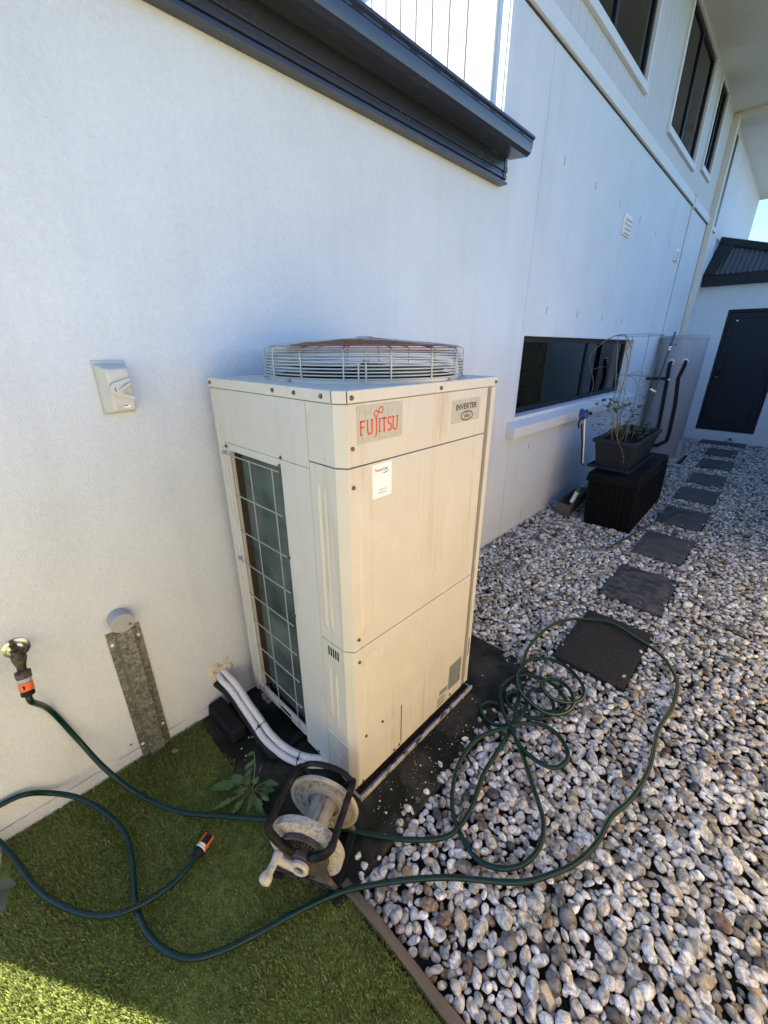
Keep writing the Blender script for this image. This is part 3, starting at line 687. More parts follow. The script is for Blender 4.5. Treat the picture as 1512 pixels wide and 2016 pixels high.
for a, b, xx in steps: en.box(0.0, xx+0.004, 2.737, 2.772, a-0.003, b-0.001)
en.build('fascia_end', 'charcoal', house, bevel=0.003)
MB().box(0.002, 0.058, -0.95, 2.772, 2.614, 2.624).build('fascia_lip', 'charcoal', house)
# low wing roof
rf = MB(); pit = math.tan(R(21))
v = [(0.19, -1.05, 2.80), (0.19, 2.735, 2.80), (-6, 2.735, 2.80+6.19*pit), (-6, -1.05, 2.80+6.19*pit)]
rf.add(v+[(a, b, c-0.03) for a, b, c in v], [(0, 1, 2, 3), (7, 6, 5, 4), (0, 4, 5, 1), (1, 5, 6, 2), (2, 6, 7, 3), (3, 7, 4, 0)]).build('wing_roof', 'roof', house)
# soffit, beam and upper roof
MB().box(-0.2, 1.0, YC1-0.45, 9.28, 4.90, 4.93).build('soffit', 'soffit', house)
MB().box(-0.2, 1.0, 9.36, 14.62, 4.902, 4.93).build('soffit', 'soffit', house)
MB().box(0.0, 0.014, YC1, YP, 4.876, 4.8985).build('soffit_bead', 'trim', house)
MB().box(0.0, 0.014, 9.37, 14.38, 4.876, 4.8985).build('soffit_bead', 'trim', house)
MB().box(-6.5, 1.02, YC1-0.47, 14.64, 4.94, 5.12).build('upper_roof', 'roof', house)
# portal frame: post up the wall and beam under the soffit
MB().box(0.0, 0.082, YP, YP+0.11, -0.1, 4.87).build('portal_post', 'cream', house, bevel=0.003)
MB().box(0.0, 1.0, YP+0.045, YP+0.12, 4.84, 4.905).build('portal_beam', 'cream', house, bevel=0.003)
MB().box(0.0, 0.005, YP-0.006, YP, 0.0, 3.50).build('movement_joint', 'mark', house)
# weep slots in the render, two rows
for (px, py, h) in ((1112, 316, 16), (1173, 366, 15), (1221, 404, 13), (1260, 432, 11), (1291, 458, 9), (1317, 477, 8), (1076, 611, 13), (1136, 619, 12), (1185, 626, 11), (1224, 631, 9), (1041, 878, 12), (1082, 988, 8), (1025, 1010, 9), (1208, 300, 0)):
    if not h: continue
    p = at(px, py, 0, 0.0)
    MB().box(-0.004, 0.0012, p[1]-0.0028, p[1]+0.0028, p[2]-0.030, p[2]+0.030).build('weep_slot', 'mark', house)
# hairline crack along the plinth top
ck_ = []
for k in range(46):
    ck_.append((0.0042, -0.30+k*0.021, 0.053+random.gauss(0, 0.0012)))
for a, b in ((0, 17), (19, 33), (36, 45)):
    MB().tube(ck_[a:b], [0.0003+0.0007*random.random() for _ in range(b-a)], 4).build('crack', 'mark', house)
# low window: deep sill, frame, panes, vertical blinds inside
win = MB()
fr = 0.045
for (a, b, c, d) in ((WY0, WY1, WZ0, WZ0+fr), (WY0, WY1, WZ1-fr, WZ1), (WY0, WY0+fr, WZ0+fr, WZ1-fr), (WY1-fr, WY1, WZ0+fr, WZ1-fr)):
    win.box(-0.14, -0.095, a, b, c, d)
win.box(-0.137, -0.098, 5.12, 5.165, WZ0+fr, WZ1-fr)
wo = win.build('window', 'frame_dark', house, bevel=0.002)
MB().box(-0.121, -0.115, WY0+fr, 5.12, WZ0+fr, WZ1-fr).build('pane', 'glass', wo)
MB().box(-0.125, -0.119, 5.165, WY1-fr, WZ0+fr, WZ1-fr).build('pane', 'glass', wo)
for k in range(26):
    yy = WY0+0.06+k*0.062
    MB().box(-0.19, -0.186, yy, yy+0.05, WZ0+0.03, WZ1-0.02).xf(Matrix.Translation((-0.19, yy, 0)) @ Matrix.Rotation(R(28), 4, 'Z') @ Matrix.Translation((0.19, -yy, 0))).build('blind_slat', 'blind', wo)
MB().box(-0.192, -0.188, 4.25, 4.72, WZ0+0.02, WZ1-0.01).build('curtain', 'blind_pale', wo)
MB().prism([(-0.094, 1.115), (-0.094, 1.04), (0.0, 1.0), (0.0, 0.955), (0.075, 0.955), (0.085, 1.045), (0.0, 1.085)], WY0-0.13, WY1+0.28, mp_).build('sill', 'trim', wo, bevel=0.003)
# upper windows
def upper_window(a, b, c, d, mull):
    w = MB(); f = 0.04
    for (p, q, r, s) in ((a, b, c, c+f), (a, b, d-f, d), (a, a+f, c+f, d-f), (b-f, b, c+f, d-f)): w.box(-0.05, -0.008, p, q, r, s)
    if mull: w.box(-0.048, -0.010, mull-0.025, mull+0.025, c+f, d-f)
    o = w.build('window', 'frame_dark', house, bevel=0.002)
    ed_ = [a+f]+([mull-0.025, mull+0.025] if mull else [])+[b-f]
    for k in range(0, len(ed_), 2):
        MB().box(-0.032, -0.026, ed_[k], ed_[k+1], c+f, d-f).build('pane', 'glass', o)
    MB().box(-0.24, -0.235, a, b, c, d).build('room_blind', 'blind' if not mull else 'blind_pale', o) if (b-a) < 0.6 else None
    t = MB().box(0.004, 0.035, a-0.055, b+0.045, c-0.065, c-0.004).box(0.004, 0.024, a-0.055, a-0.004, c-0.004, d+0.0).box(0.004, 0.024, b+0.004, b+0.045, c-0.004, d+0.0)
    t.build('architrave', 'trim', o, bevel=0.003)
for (a, b, c, d), mu in zip(UW, (4.27, 6.755, 8.27)): upper_window(a, b, c, d, mu)
MB().box(-0.03, 0.016, 9.56, 9.95, 3.56, 4.80).build('window', 'frame_dark', house)
MB().box(0.0, 0.03, 9.50, 9.99, 3.50, 3.555).build('sill', 'trim', house)
# thin conduit running down the wall
p0 = (0.018, 7.94, 3.50)
wp = MB().tube([(0.0, 7.93, 3.64), (0.03, 7.93, 3.63), (0.036, 7.935, 3.56), (0.018, 7.95, 3.48), (0.014, 7.96, 3.0), (0.014, 7.97, 0.4)], 0.011, 8)
cd = wp.build('wall_conduit', 'trim', smooth=60); tag(cd, 'thin painted conduit pipe running down the wall behind the water heater', 'pipe')
for zz in (3.35, 2.85, 2.35, 1.95):
    MB().box(0.0, 0.027, 7.94, 7.975, zz, zz+0.014).build('clip', 'trim', cd)
# louvred vents on the wall
def vent(y0, y1, z0, z1, label):
    o = MB().box(0.0, 0.018, y0, y1, z0, z1).build('wall_vent', 'white_plastic', bevel=0.004); tag(o, label, 'vent')
    n = 4; h = (z1-z0-0.03)/n
    for k in range(n):
        za = z0+0.015+k*h
        MB().hexa([(0.018, y0+0.02, za), (0.034, y0+0.02, za), (0.034, y1-0.02, za), (0.018, y1-0.02, za)], [(0.018, y0+0.02, za+h*0.8), (0.02, y0+0.02, za+h*0.8), (0.02, y1-0.02, za+h*0.8), (0.018, y1-0.02, za+h*0.8)]).build('louvre', 'white_plastic', o)
vent(5.21, 5.44, 2.745, 2.93, 'larger white louvred vent set in the wall above the low window')
vent(7.58, 7.76, 2.80, 2.95, 'smaller white louvred vent set in the wall beside the thin conduit')

# ================================================================== FAR WING with door
YF = 10.13
wing = empty('garage_wing', 'pale rendered single storey wing with dark door, gutter and ribbed roof', 'building', loc=(1.0, YF, 0))
DX0, DX1, DZ0, DZ1 = 0.495, 1.385, 0.18, 2.30
w = MB().box(0.0, DX0, YF, YF+0.2, -0.1, 2.69).box(DX1, 4.5, YF, YF+0.2, -0.1, 2.69).box(DX0, DX1, YF, YF+0.2, DZ1, 2.69).box(DX0, DX1, YF, YF+0.2, -0.1, DZ0)
w.build('wall', 'render_wall', wing)
MB().box(0, 4.5, YF-0.004, YF, -0.1, 0.10).build('plinth', 'render_wall', wing)
MB().box(0.0, 4.5, YF+0.21, YF+4.5, -0.1, 2.68).build('wing_body', 'render_wall', wing)
d = MB(); f = 0.05
d.box(DX0, DX0+f, YF+0.03, YF+0.09, DZ0, DZ1).box(DX1-f, DX1, YF+0.03, YF+0.09, DZ0, DZ1).box(DX0+f, DX1-f, YF+0.03, YF+0.09, DZ1-f, DZ1).box(DX0+f, DX1-f, YF+0.03, YF+0.09, DZ0, DZ0+0.03)
dr = d.build('door', 'charcoal_matt', wing, bevel=0.003)
dl = MB()
a0, a1, c0, c1 = DX0+f+0.005, DX1-f-0.005, DZ0+0.035, DZ1-f-0.005
dl.box(a0, a0+0.085, YF+0.045, YF+0.085, c0, c1).box(a1-0.085, a1, YF+0.045, YF+0.085, c0, c1).box(a0+0.085, a1-0.085, YF+0.045, YF+0.085, c0, c0+0.12).box(a0+0.085, a1-0.085, YF+0.045, YF+0.085, c1-0.09, c1)
dl.build('door_frame', 'charcoal_matt', dr, bevel=0.002)
MB().box(a0+0.089, a1-0.089, YF+0.056, YF+0.075, c0+0.124, c1-0.094).build('door_panel', 'door_panel', dr)
hd = MB().box(a0+0.025, a0+0.06, YF+0.036, YF+0.046, 1.13, 1.30).box(a0+0.03, a0+0.15, YF+0.005, YF+0.02, 1.235, 1.255).box(a0+0.035, a0+0.055, YF+0.018, YF+0.04, 1.235, 1.255)
hd.build('handle', 'black', dr, bevel=0.003)
MB().box(a0+0.032, a0+0.052, YF+0.03, YF+0.037, 1.15, 1.165).build('lock', 'chrome', dr)
MB().box(a0+0.095, a0+0.125, YF+0.052, YF+0.058, c1-0.135, c1-0.115).build('door_tag', 'sticker', dr)
# fascia, gutter and roof
MB().box(0.0, 4.5, YF-0.03, YF, 2.69, 2.78).build('fascia', 'charcoal', wing, bevel=0.004)
MB().prism([(YF-0.12, 2.775), (YF-0.031, 2.765), (YF-0.031, 2.86), (YF-0.13, 2.86), (YF-0.135, 2.80)][::-1], 0.0, 4.5, lambda a, b, c: (c, a, b)).build('gutter', 'charcoal', wing, bevel=0.004)
E1 = np.array([0.0, 9.985, 2.862]); A1 = at(1420, 472, 0, 0.0)
sl_ = (A1[2]-E1[2])/(A1[1]-E1[1])
MB().hexa([(0, 9.99, 2.70), (4.5, 9.99, 2.70), (4.5, 10.45, 2.70), (0, 10.45, 2.70)], [(0, 9.99, 2.852), (4.5, 9.99, 2.852), (4.5, 10.45, 2.852+0.46*sl_*0.96), (0, 10.45, 2.852+0.46*sl_*0.96)]).build('roof_closure', 'charcoal_matt', wing)
def on_roof(px, py):
    d = _rt*(px-756)/FPX+_dn*(py-1008)/FPX+_fw
    t = (E1[2]+sl_*(CAM[1]-E1[1])-CAM[2])/(d[2]-sl_*d[1]); return CAM+d*t
B1 = on_roof(1512, 484); hipd = (B1-A1)/(B1[0]-A1[0])
def hip(x): return A1+hipd*x
xe = min(4.0, (E1[2]+0.05-A1[2])/hipd[2]) if hipd[2] < -0.01 else 4.0
# ribbed sheeting cut by the hip
rb = MB(); pitch = 0.076; nx = int(xe/(pitch/4)); v = []; fs = []
nrm = np.array([0, -sl_, 1.0])/math.hypot(1, sl_)
for i in range(nx+1):
    x = xe*i/nx; h = 0.012*math.sin(2*PI*x/pitch)
    top = hip(x); v.append(tuple(np.array([x, E1[1], E1[2]])+nrm*h)); v.append(tuple(top+nrm*h))
fs = [(2*i, 2*i+2, 2*i+3, 2*i+1) for i in range(nx)]
rb.add(v, fs).build('roof', 'roof', wing, smooth=60)
# smooth apron flashing beside the wall and ridge capping along the hip
L0 = on_roof(1407, 541); L1 = on_roof(1444, 488); q = nrm*0.014
ap = MB(); pts = [E1, np.array([L0[0], E1[1], E1[2]]), L1, A1]
ap.add([tuple(p+q) for p in pts]+[tuple(p+q*0.3) for p in pts], [(0, 1, 2, 3), (7, 6, 5, 4), (0, 4, 5, 1), (1, 5, 6, 2), (2, 6, 7, 3), (3, 7, 4, 0)]).build('flashing', 'charcoal_matt', wing)
cpv = []
for x in (0.0, xe):
    c_ = hip(x); dn_ = np.array([0, -1, -sl_]); dn_ /= np.linalg.norm(dn_)
    cpv += [tuple(c_+dn_*0.16+nrm*0.018), tuple(c_+nrm*0.05), tuple(c_-dn_*0.1+nrm*0.0), tuple(c_+nrm*0.0)]
MB().add(cpv, [(0, 4, 5, 1), (1, 5, 6, 2), (2, 6, 7, 3), (3, 7, 4, 0), (0, 1, 2, 3), (7, 6, 5, 4)]).build('ridge_cap', 'charcoal_matt', wing)

# ================================================================== bounce fence (added out of frame to throw warm light back)
fence = empty('bounce_fence', 'unseen cream sheet metal fence added opposite the house wall to bounce warm light', 'fence', loc=(2.5, 2.0, -0.1))
fpan = MB(); v = []; n = 48
for i in range(n+1):
    xx = 2.47+(0.0 if i % 4 in (0, 1) else 0.028); v += [(xx, 2.33*i/n, -0.1), (xx, 2.33*i/n, 1.76)]
fpan = fpan.add(v, [(2*i, 2*i+2, 2*i+3, 2*i+1) for i in range(n)]).mesh('panel'); fpan.materials.append(M['bounce_fence_cream'])
for k in range(7):
    y0 = -6.4+k*2.36
    o = bpy.data.objects.new('panel', fpan); C.objects.link(o); o.parent = fence; o.matrix_parent_inverse = Matrix.Translation(-fence.location); o.location = (0, y0+0.02, 0)
    MB().box(2.45, 2.52, y0-0.012, y0+0.018, -0.1, 1.80).build('post', 'bounce_fence_cream', fence)
    for zz in (-0.02, 1.762): MB().box(2.452, 2.518, y0+0.020, y0+2.346, zz, zz+0.035).build('rail', 'bounce_fence_cream', fence)

# ================================================================== OUTDOOR UNIT
AX0, AX1, AY0, AY1, AZ0, AZ1 = 0.078, 0.827, 0.70, 1.495, 0.06, 1.5755
ac = empty('air_conditioner', 'tall cream outdoor air conditioner with red lettered badge and wire fan guard on top', 'air conditioner', loc=(0.45, 1.1, 0.0))
MB().box(0.23, 0.79, 0.76, 1.46, 0.09, 1.53).build('chassis', 'ac_dark', ac)
# back side and far side sheets
MB().box(AX0, AX0+0.02, AY0+0.05, AY1-0.02, 0.09, 1.54).box(AX0+0.02, 0.78, AY1-0.02, AY1, 0.08, 1.54).build('rear_panel', 'ac_side', ac, bevel=0.002)
def plan(poly, z0, z1): return MB().prism(poly, z0, z1)
# bent front sheets: side return, chamfer, front
def bent(t=0.0): 
    a = [(0.6745, AY0-t), (0.796, AY0-t), (AX1+t, 0.7222), (AX1+t, 1.4365), (0.80, 1.4365), (0.80, 0.735), (0.785, 0.724), (0.6745, 0.724)]
    return a
fp_up = plan(bent(), 1.3665, 1.5395).build('front_panel', 'ac', ac, bevel=0.0016)
fp_mid = plan(bent(), 0.7255, 1.3630).build('front_panel', 'ac', ac, bevel=0.0016)
fp_low = plan(bent(), AZ0, 0.7220).build('front_panel', 'ac', ac, bevel=0.0016)
MB().prism([(0.68, 0.708), (0.794, 0.708), (0.815, 0.728), (0.815, 1.43), (0.80, 1.43), (0.80, 0.74), (0.69, 0.73)], AZ0+0.01, 1.53).build('seam_backing', 'ac_dark', ac)
# far column: recessed strip then edge strip
MB().box(0.775, 0.803, 1.4375, 1.467, AZ0+0.02, 1.5395).build('corner_recess', 'ac_brown', ac)
MB().box(0.775, 0.8265, 1.467, AY1, AZ0, 1.5395).build('corner_post', 'ac', ac, bevel=0.002)
MB().box(0.8262, 0.8270, 1.474, 1.480, 0.235, 0.345).build('post_slot', 'ac_dark', ac)
# sunny side: upper panel, narrow panel, corner column
MB().box(0.131, 0.672, AY0, AY0+0.03, 1.342, 1.5395).build('side_panel', 'ac_side', ac, bevel=0.0015)
MB().box(0.515, 0.672, AY0+0.0004, AY0+0.03, AZ0, 1.3405).build('side_panel', 'ac_side', ac, bevel=0.0015)
MB().box(0.527, 0.5278, AY0-0.0005, AY0, 1.342, 1.5395).build('panel_fold', 'ac_lid', ac)
MB().box(AX0, 0.110, AY0-0.002, AY0+0.05, 0.075, 1.5395).build('corner_post', 'ac_side', ac, bevel=0.002)
MB().box(0.1115, 0.1295, AY0, AY0+0.04, 0.10, 1.5395).build('corner_post', 'ac_side', ac, bevel=0.0015)
MB().box(0.1305, 0.158, AY0+0.003, AY0+0.02, 0.135, 1.340).build('opening_edge', 'ac', ac, bevel=0.001)
MB().box(0.158, 0.513, AY0+0.002, AY0+0.02, 1.312, 1.340).build('opening_edge', 'ac_side', ac, bevel=0.001)
# coil and dark duct wall beside it
MB().box(0.1586, 0.163, AY0+0.0205, AY0+0.058, 0.12, 1.3395).build('duct_wall', 'ac_duct', ac)
MB().box(0.1632, 0.513, AY0+0.045, AY0+0.059, 0.10, 1.3395).build('coil', 'coil', ac)
for xx in (0.262, 0.46):
    pass
# bottom rail under the coil, with notched tabs
br = MB().box(0.115, 0.513, AY0-0.002, AY0+0.012, 0.128, 0.136).box(0.115, 0.30, AY0-0.002, AY0+0.012, 0.093, 0.1275).box(0.40, 0.513, AY0-0.002, AY0+0.012, 0.093, 0.1275)
br.build('bottom_rail', 'ac_side', ac, bevel=0.002)
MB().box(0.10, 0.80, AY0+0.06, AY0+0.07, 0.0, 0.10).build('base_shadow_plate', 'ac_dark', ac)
# wire grid over the coil
wg = []
for xx in (0.180, 0.318, 0.468):
    MB().cyl((xx, AY0-0.006, 0.118), (xx, AY0-0.006, 1.303), 0.0022, n=6, caps=False).build('grille_wire', 'wire', ac, smooth=60)
for zz in (1.300, 1.142, 0.985, 0.835, 0.685, 0.545, 0.405, 0.265, 0.125):
    long = zz in (1.300, 0.835, 0.125)
    MB().cyl((0.128 if long else 0.178, AY0-0.010, zz), (0.513, AY0-0.010, zz), 0.0024, n=6).build('grille_wire', 'wire', ac, smooth=60)
for zz in (1.300, 0.835, 0.125):
    MB().cyl((0.128, AY0-0.014, zz), (0.128, AY0, zz), 0.007, n=10).build('grille_clip', 'grey_pvc', ac, smooth=40)
# lid
lo = [(AX0-0.003, AY0-0.004), (0.7975, AY0-0.004), (AX1+0.004, 0.7205), (AX1+0.004, AY1+0.004), (AX0-0.003, AY1+0.004)]
lid = plan(lo, 1.5415, AZ1).build('top_lid', 'ac_lid', ac, bevel=0.003)
for a, b in (((0.7975, AY0-0.0046), (0.7975, AY0-0.003)), ((AX1+0.0046, 0.7205), (AX1+0.003, 0.7205))):
    MB().box(min(a[0], b[0])-0.0006, max(a[0], b[0])+0.0006, min(a[1], b[1])-0.0006, max(a[1], b[1])+0.0006, 1.543, 1.574).build('lid_seam', 'ac_dark', lid)
GC = (0.468, 1.135)
def ring(r, z, w, n=64): return MB().tube([(r*math.cos(2*PI*k/n), r*math.sin(2*PI*k/n), z) for k in range(n)], w, 6, closed=True)
MB().lathe([(0.355, 0.0), (0.355, 0.010), (0.338, 0.012), (0.334, 0.0)], (GC[0], GC[1], AZ1), (0, 0, 1), 64).build('bell_mouth', 'ac_lid', ac, smooth=40)
MB().lathe([(0.331, 0.0), (0.331, 0.004)], (GC[0], GC[1], AZ1+0.0085), (0, 0, 1), 48).build('fan_well', 'ac_dark', ac)
fan = MB().lathe([(0.085, 0.0), (0.082, 0.02), (0.06, 0.028), (0.015, 0.03), (0.012, 0.045)], (GC[0], GC[1], AZ1+0.012), (0, 0, 1), 24).build('fan', 'fan', ac, smooth=40)
for k in range(4):
    a = 2*PI*k/4+0.35; v = []
    for i in range(9):
        t = i/8; rr = 0.08+0.235*t; sw = 0.5-0.18*t
        for j, s in ((0, -1), (1, 1)):
            an = a+s*sw; v.append((GC[0]+rr*math.cos(an), GC[1]+rr*math.sin(an), AZ1+0.016+(0.022 if s > 0 else 0.0)))
    MB().add(v, [(2*i, 2*i+2, 2*i+3, 2*i+1) for i in range(8)]).build('fan_blade', 'fan', fan)
gd = empty('guard_origin')
bpy.data.objects.remove(gd)
def gpart(mb, name='guard_ring'):
    o = mb.build(name, 'guard', ac, smooth=60, loc=(GC[0], GC[1], AZ1)); return o
GR = 0.362
for k in range(10):
    z = 0.014+k*0.0098; gpart(ring(GR-0.002*(k/9)**2*3-(0.006 if k > 7 else 0), z, 0.0021))
for k in range(17):
    rr = GR-0.022-k*0.0195; t = 1-rr/GR; gpart(ring(max(rr, 0.02), 0.108+0.030*(t**0.9), 0.0021, 48))
MB().lathe([(0.03, 0), (0.03, 0.004), (0.0, 0.005)], (0, 0, 0.137), (0, 0, 1), 20).build('guard_cap', 'guard', ac, smooth=40, loc=(GC[0], GC[1], AZ1))
for k in range(16):
    an = 2*PI*(k+0.5)/16-0.35; c_, s_ = math.cos(an), math.sin(an)
    pts = [(0.02*c_, 0.02*s_, 0.134)]+[(rr*c_, rr*s_, 0.104+0.030*((1-rr/GR)**0.9)) for rr in (0.1, 0.2, 0.3)]+[((GR-0.016)*c_, (GR-0.016)*s_, 0.106), ((GR+0.0015)*c_, (GR+0.0015)*s_, 0.096), ((GR+0.0035)*c_, (GR+0.0035)*s_, 0.05), ((GR+0.0035)*c_, (GR+0.0035)*s_, 0.010)]
    gpart(MB().tube(catmull(pts, 0.02), 0.0025, 6), 'guard_rib')
for k in range(4):                        # looped feet with a screw
    an = PI/4+k*PI/2-PI/2; p = []
    for da, dr, zz in ((-0.030, 0.004, 0.06), (-0.030, 0.004, 0.012), (-0.018, 0.020, 0.002), (0.018, 0.020, 0.002), (0.030, 0.004, 0.012), (0.030, 0.004, 0.06)):
        p.append(((GR+dr)*math.cos(an+da), (GR+dr)*math.sin(an+da), zz))
    gpart(MB().tube(catmull(p, 0.006), 0.0026, 6), 'guard_foot')
for (dx, dy) in ((-0.37, 0.02), (0.02, -0.37), (0.365, 0.06), (0.05, 0.365)):
    MB().box(-0.012, 0.012, -0.012, 0.012, 0.0, 0.003).lathe([(0.007, 0.003), (0.007, 0.009)], (0, 0, 0), (0, 0, 1), 8).build('guard_clip', 'grey_pvc', ac, loc=(GC[0]+dx*0.97, GC[1]+dy*0.97, AZ1))
# screws
def screw_x(y, z, x=AX1):      # on the front
    MB().lathe([(0.0068, 0.0), (0.0068, 0.0012), (0.005, 0.002), (0.0048, 0.0052), (0.003, 0.006)], (x, y, z), (1, 0, 0), 12).build('screw', 'screw', ac, smooth=35)
def screw_y(x, z, y=AY0):      # on the side
    MB().lathe([(0.0068, 0.0), (0.0068, 0.0012), (0.005, 0.002), (0.0048, 0.0052), (0.003, 0.006)], (x, y, z), (0, -1, 0), 12).build('screw', 'screw', ac, smooth=35)
for (y, z) in ((0.739, 1.419), (0.739, 1.306), (0.742, 0.768), (0.742, 0.672), (0.765, 0.300), (0.855, 0.300), (0.742, 0.072), (0.925, 0.078), (0.957, 0.080), (1.335, 0.082)): screw_x(y, z)
for (y, z) in ((0.737, 1.556), (1.13, 1.556), (1.482, 1.556)): screw_x(y, z, AX1+0.004)
for (x, z) in ((0.522, 1.348), (0.143, 1.326), (0.509, 1.318), (0.60, 0.075)): screw_y(x, z)
for (x, z) in ((0.094, 1.5585), (0.518, 1.5585), (0.631, 1.5585), (0.755, 1.5585)): screw_y(x, z, AY0-0.004)
screw_y(0.515, 0.73); screw_y(0.516, 0.98)
# pressed stiffeners
def press_front(y0, y1, z0, z1, h=0.004, parent=ac, name='pressing', e=0.018, inset=0.012):
    v = [(AX1-0.0005, y0, z0), (AX1-0.0005, y1, z0), (AX1-0.0005, y1, z1), (AX1-0.0005, y0, z1), (AX1+h, y0+inset, z0+e*2), (AX1+h, y1-inset*0.4, z0+e*2), (AX1+h, y1-inset*0.4, z1-e*2), (AX1+h, y0+inset, z1-e*2)]
    MB().add(v, [(4, 5, 6, 7), (0, 1, 5, 4), (1, 2, 6, 5), (2, 3, 7, 6), (3, 0, 4, 7)]).build(name, 'ac', parent)
def press_side(x0, x1, z0, z1, h=0.004, parent=ac):
    v = [(x0, AY0+0.0005, z0), (x1, AY0+0.0005, z0), (x1, AY0+0.0005, z1), (x0, AY0+0.0005, z1), (x0+0.006, AY0-h, z0+0.03), (x1-0.006, AY0-h, z0+0.03), (x1-0.006, AY0-h, z1-0.03), (x0+0.006, AY0-h, z1-0.03)]
    MB().add(v, [(4, 5, 6, 7), (0, 1, 5, 4), (1, 2, 6, 5), (2, 3, 7, 6), (3, 0, 4, 7)]).build('pressing', 'ac', parent)
press_front(0.752, 0.785, 0.775, 1.30, -0.0 + 0.005); press_front(0.752, 0.785, 0.365, 0.645, 0.005)
press_side(0.700, 0.722, 0.775, 1.31, 0.005); press_side(0.735, 0.75, 0.775, 1.31, 0.004); press_side(0.700, 0.722, 0.36, 0.61, 0.005); press_side(0.74, 0.755, 0.32, 0.60, 0.004)
for yy in (1.035, 1.064, 1.093, 1.122, 1.150):
    for (z0, z1) in ((0.765, 1.335), (0.12, 0.685)):
        MB().add([(AX1-0.0004, yy-0.003, z0), (AX1+0.0022, yy, z0+0.01), (AX1-0.0004, yy+0.003, z0), (AX1-0.0004, yy-0.003, z1), (AX1+0.0022, yy, z1-0.01), (AX1-0.0004, yy+0.003, z1)],
                 [(0, 1, 4, 3), (1, 2, 5, 4), (0, 2, 1), (3, 4, 5)]).build('pressed_rib', 'ac', ac)
# knock-outs: circular scored rings, front and side
def ringX(y, z, r, w=0.0016, a0=0, a1=2*PI, h=0.0012):
    n = 36; MB().tube([(AX1, y+r*math.cos(a0+(a1-a0)*k/n), z+r*math.sin(a0+(a1-a0)*k/n)) for k in range(n+1)], w, 5).build('knock_out', 'ac_lid', ac, smooth=60)
ringX(0.800, 0.645, 0.040); ringX(0.903, 0.645, 0.040)
ringX(0.800, 0.215, 0.020); ringX(0.812, 0.150, 0.026, a0=0.3, a1=3.6); ringX(0.885, 0.235, 0.016, a0=-2.4, a1=0.6); ringX(0.885, 0.205, 0.018, a0=-2.2, a1=0.8); ringX(0.93, 0.245, 0.010, a0=-1.8, a1=1.2)
for (x, z, r, a0, a1) in ((0.735, 0.205, 0.020, 0, 6.28), (0.74, 0.155, 0.022, 1.0, 4.6), (0.735, 0.135, 0.018, 2.6, 4.7), (0.755, 0.10, 0.018, 2.2, 4.2)):
    n = 30; MB().tube([(x+r*0.8*math.cos(a0+(a1-a0)*k/n), AY0, z+r*math.sin(a0+(a1-a0)*k/n)) for k in range(n+1)], 0.0016, 5).build('knock_out', 'ac_lid', ac, smooth=60)
# access plate low on the front
pl = MB().prism([(0.727, 0.066), (0.968, 0.066), (0.968, 0.302), (0.727, 0.302)], AX1-0.001, AX1+0.0014, lambda a, b, c: (c, a, b)).build('access_plate', 'ac', ac, bevel=0.001)
MB().box(AX1, AX1+0.0030, 0.9665, 0.9700, 0.09, 0.30).build('plate_edge', 'ac_brown', pl)
MB().box(0.6755, 0.797, AY0-0.0008, AY0, 0.2685, 0.2705).build('panel_fold', 'sticker', ac)
# louvre slots by the corner
for k in range(5):
    MB().box(0.712+k*0.0125, 0.718+k*0.0125, AY0-0.0012, AY0+0.001, 0.665, 0.703).build('vent_slot', 'ac_dark', ac)
# badges and stickers
def plate_x(name, m, y0, y1, z0, z1, h=0.0012, parent=ac): return MB().box(AX1-0.0002, AX1+h, y0, y1, z0, z1).build(name, m, parent)
bd = plate_x('maker_badge', 'badge', 0.757, 0.944, 1.428, 1.532)
def stroke(mb, pts, w, h0, h1):
    """flat ribbon of given width through 2-D points, extruded"""
    n = len(pts)
    L = []; Rr = []
    for i, p in enumerate(pts):
        a = pts[max(i-1, 0)]; b = pts[min(i+1, n-1)]; dx, dy = b[0]-a[0], b[1]-a[1]; q = math.hypot(dx, dy) or 1
        ww = w[i] if isinstance(w, (list, tuple)) else w
        L.append((p[0]-dy/q*ww/2, p[1]+dx/q*ww/2)); Rr.append((p[0]+dy/q*ww/2, p[1]-dx/q*ww/2))
    v = [(x, y, h1) for x, y in L]+[(x, y, h1) for x, y in Rr]
    mb.add(v, [(n+i, n+i+1, i+1, i) for i in range(n-1)]); return mb
lg = MB(); Hc = 0.040
def arc(cx_, cy_, rx, ry, a0, a1, n=12): return [(cx_+rx*math.cos(a0+(a1-a0)*k/n), cy_+ry*math.sin(a0+(a1-a0)*k/n)) for k in range(n+1)]
T = 0.0056
def serif(x, y, w=0.0095): stroke(lg, [(x-w/2, y), (x+w/2, y)], 0.0024, 0, 0.0004)
# F
stroke(lg, [(0.004, 0), (0.004, Hc)], T, 0, 0.0004); stroke(lg, [(0.002, Hc-0.002), (0.021, Hc-0.002)], 0.0046, 0, 0.0004); stroke(lg, [(0.004, Hc*0.54), (0.018, Hc*0.54)], 0.0042, 0, 0.0004); serif(0.004, 0.001)
# U
def letU(x): stroke(lg, [(x, Hc)]+arc(x+0.009, 0.0105, 0.009, 0.0105, PI, 2*PI)+[(x+0.018, Hc)], T, 0, 0.0004); serif(x, Hc-0.001); serif(x+0.018, Hc-0.001)
letU(0.030)
# J with a long tail
stroke(lg, [(0.066, Hc+0.002), (0.066, 0.004), (0.064, -0.006), (0.059, -0.013)], [T, T, T*0.8, T*0.35], 0, 0.0004); serif(0.064, Hc+0.001, 0.010)
# I
stroke(lg, [(0.0785, 0), (0.0785, Hc)], T, 0, 0.0004); serif(0.0785, Hc-0.001); serif(0.0785, 0.001)
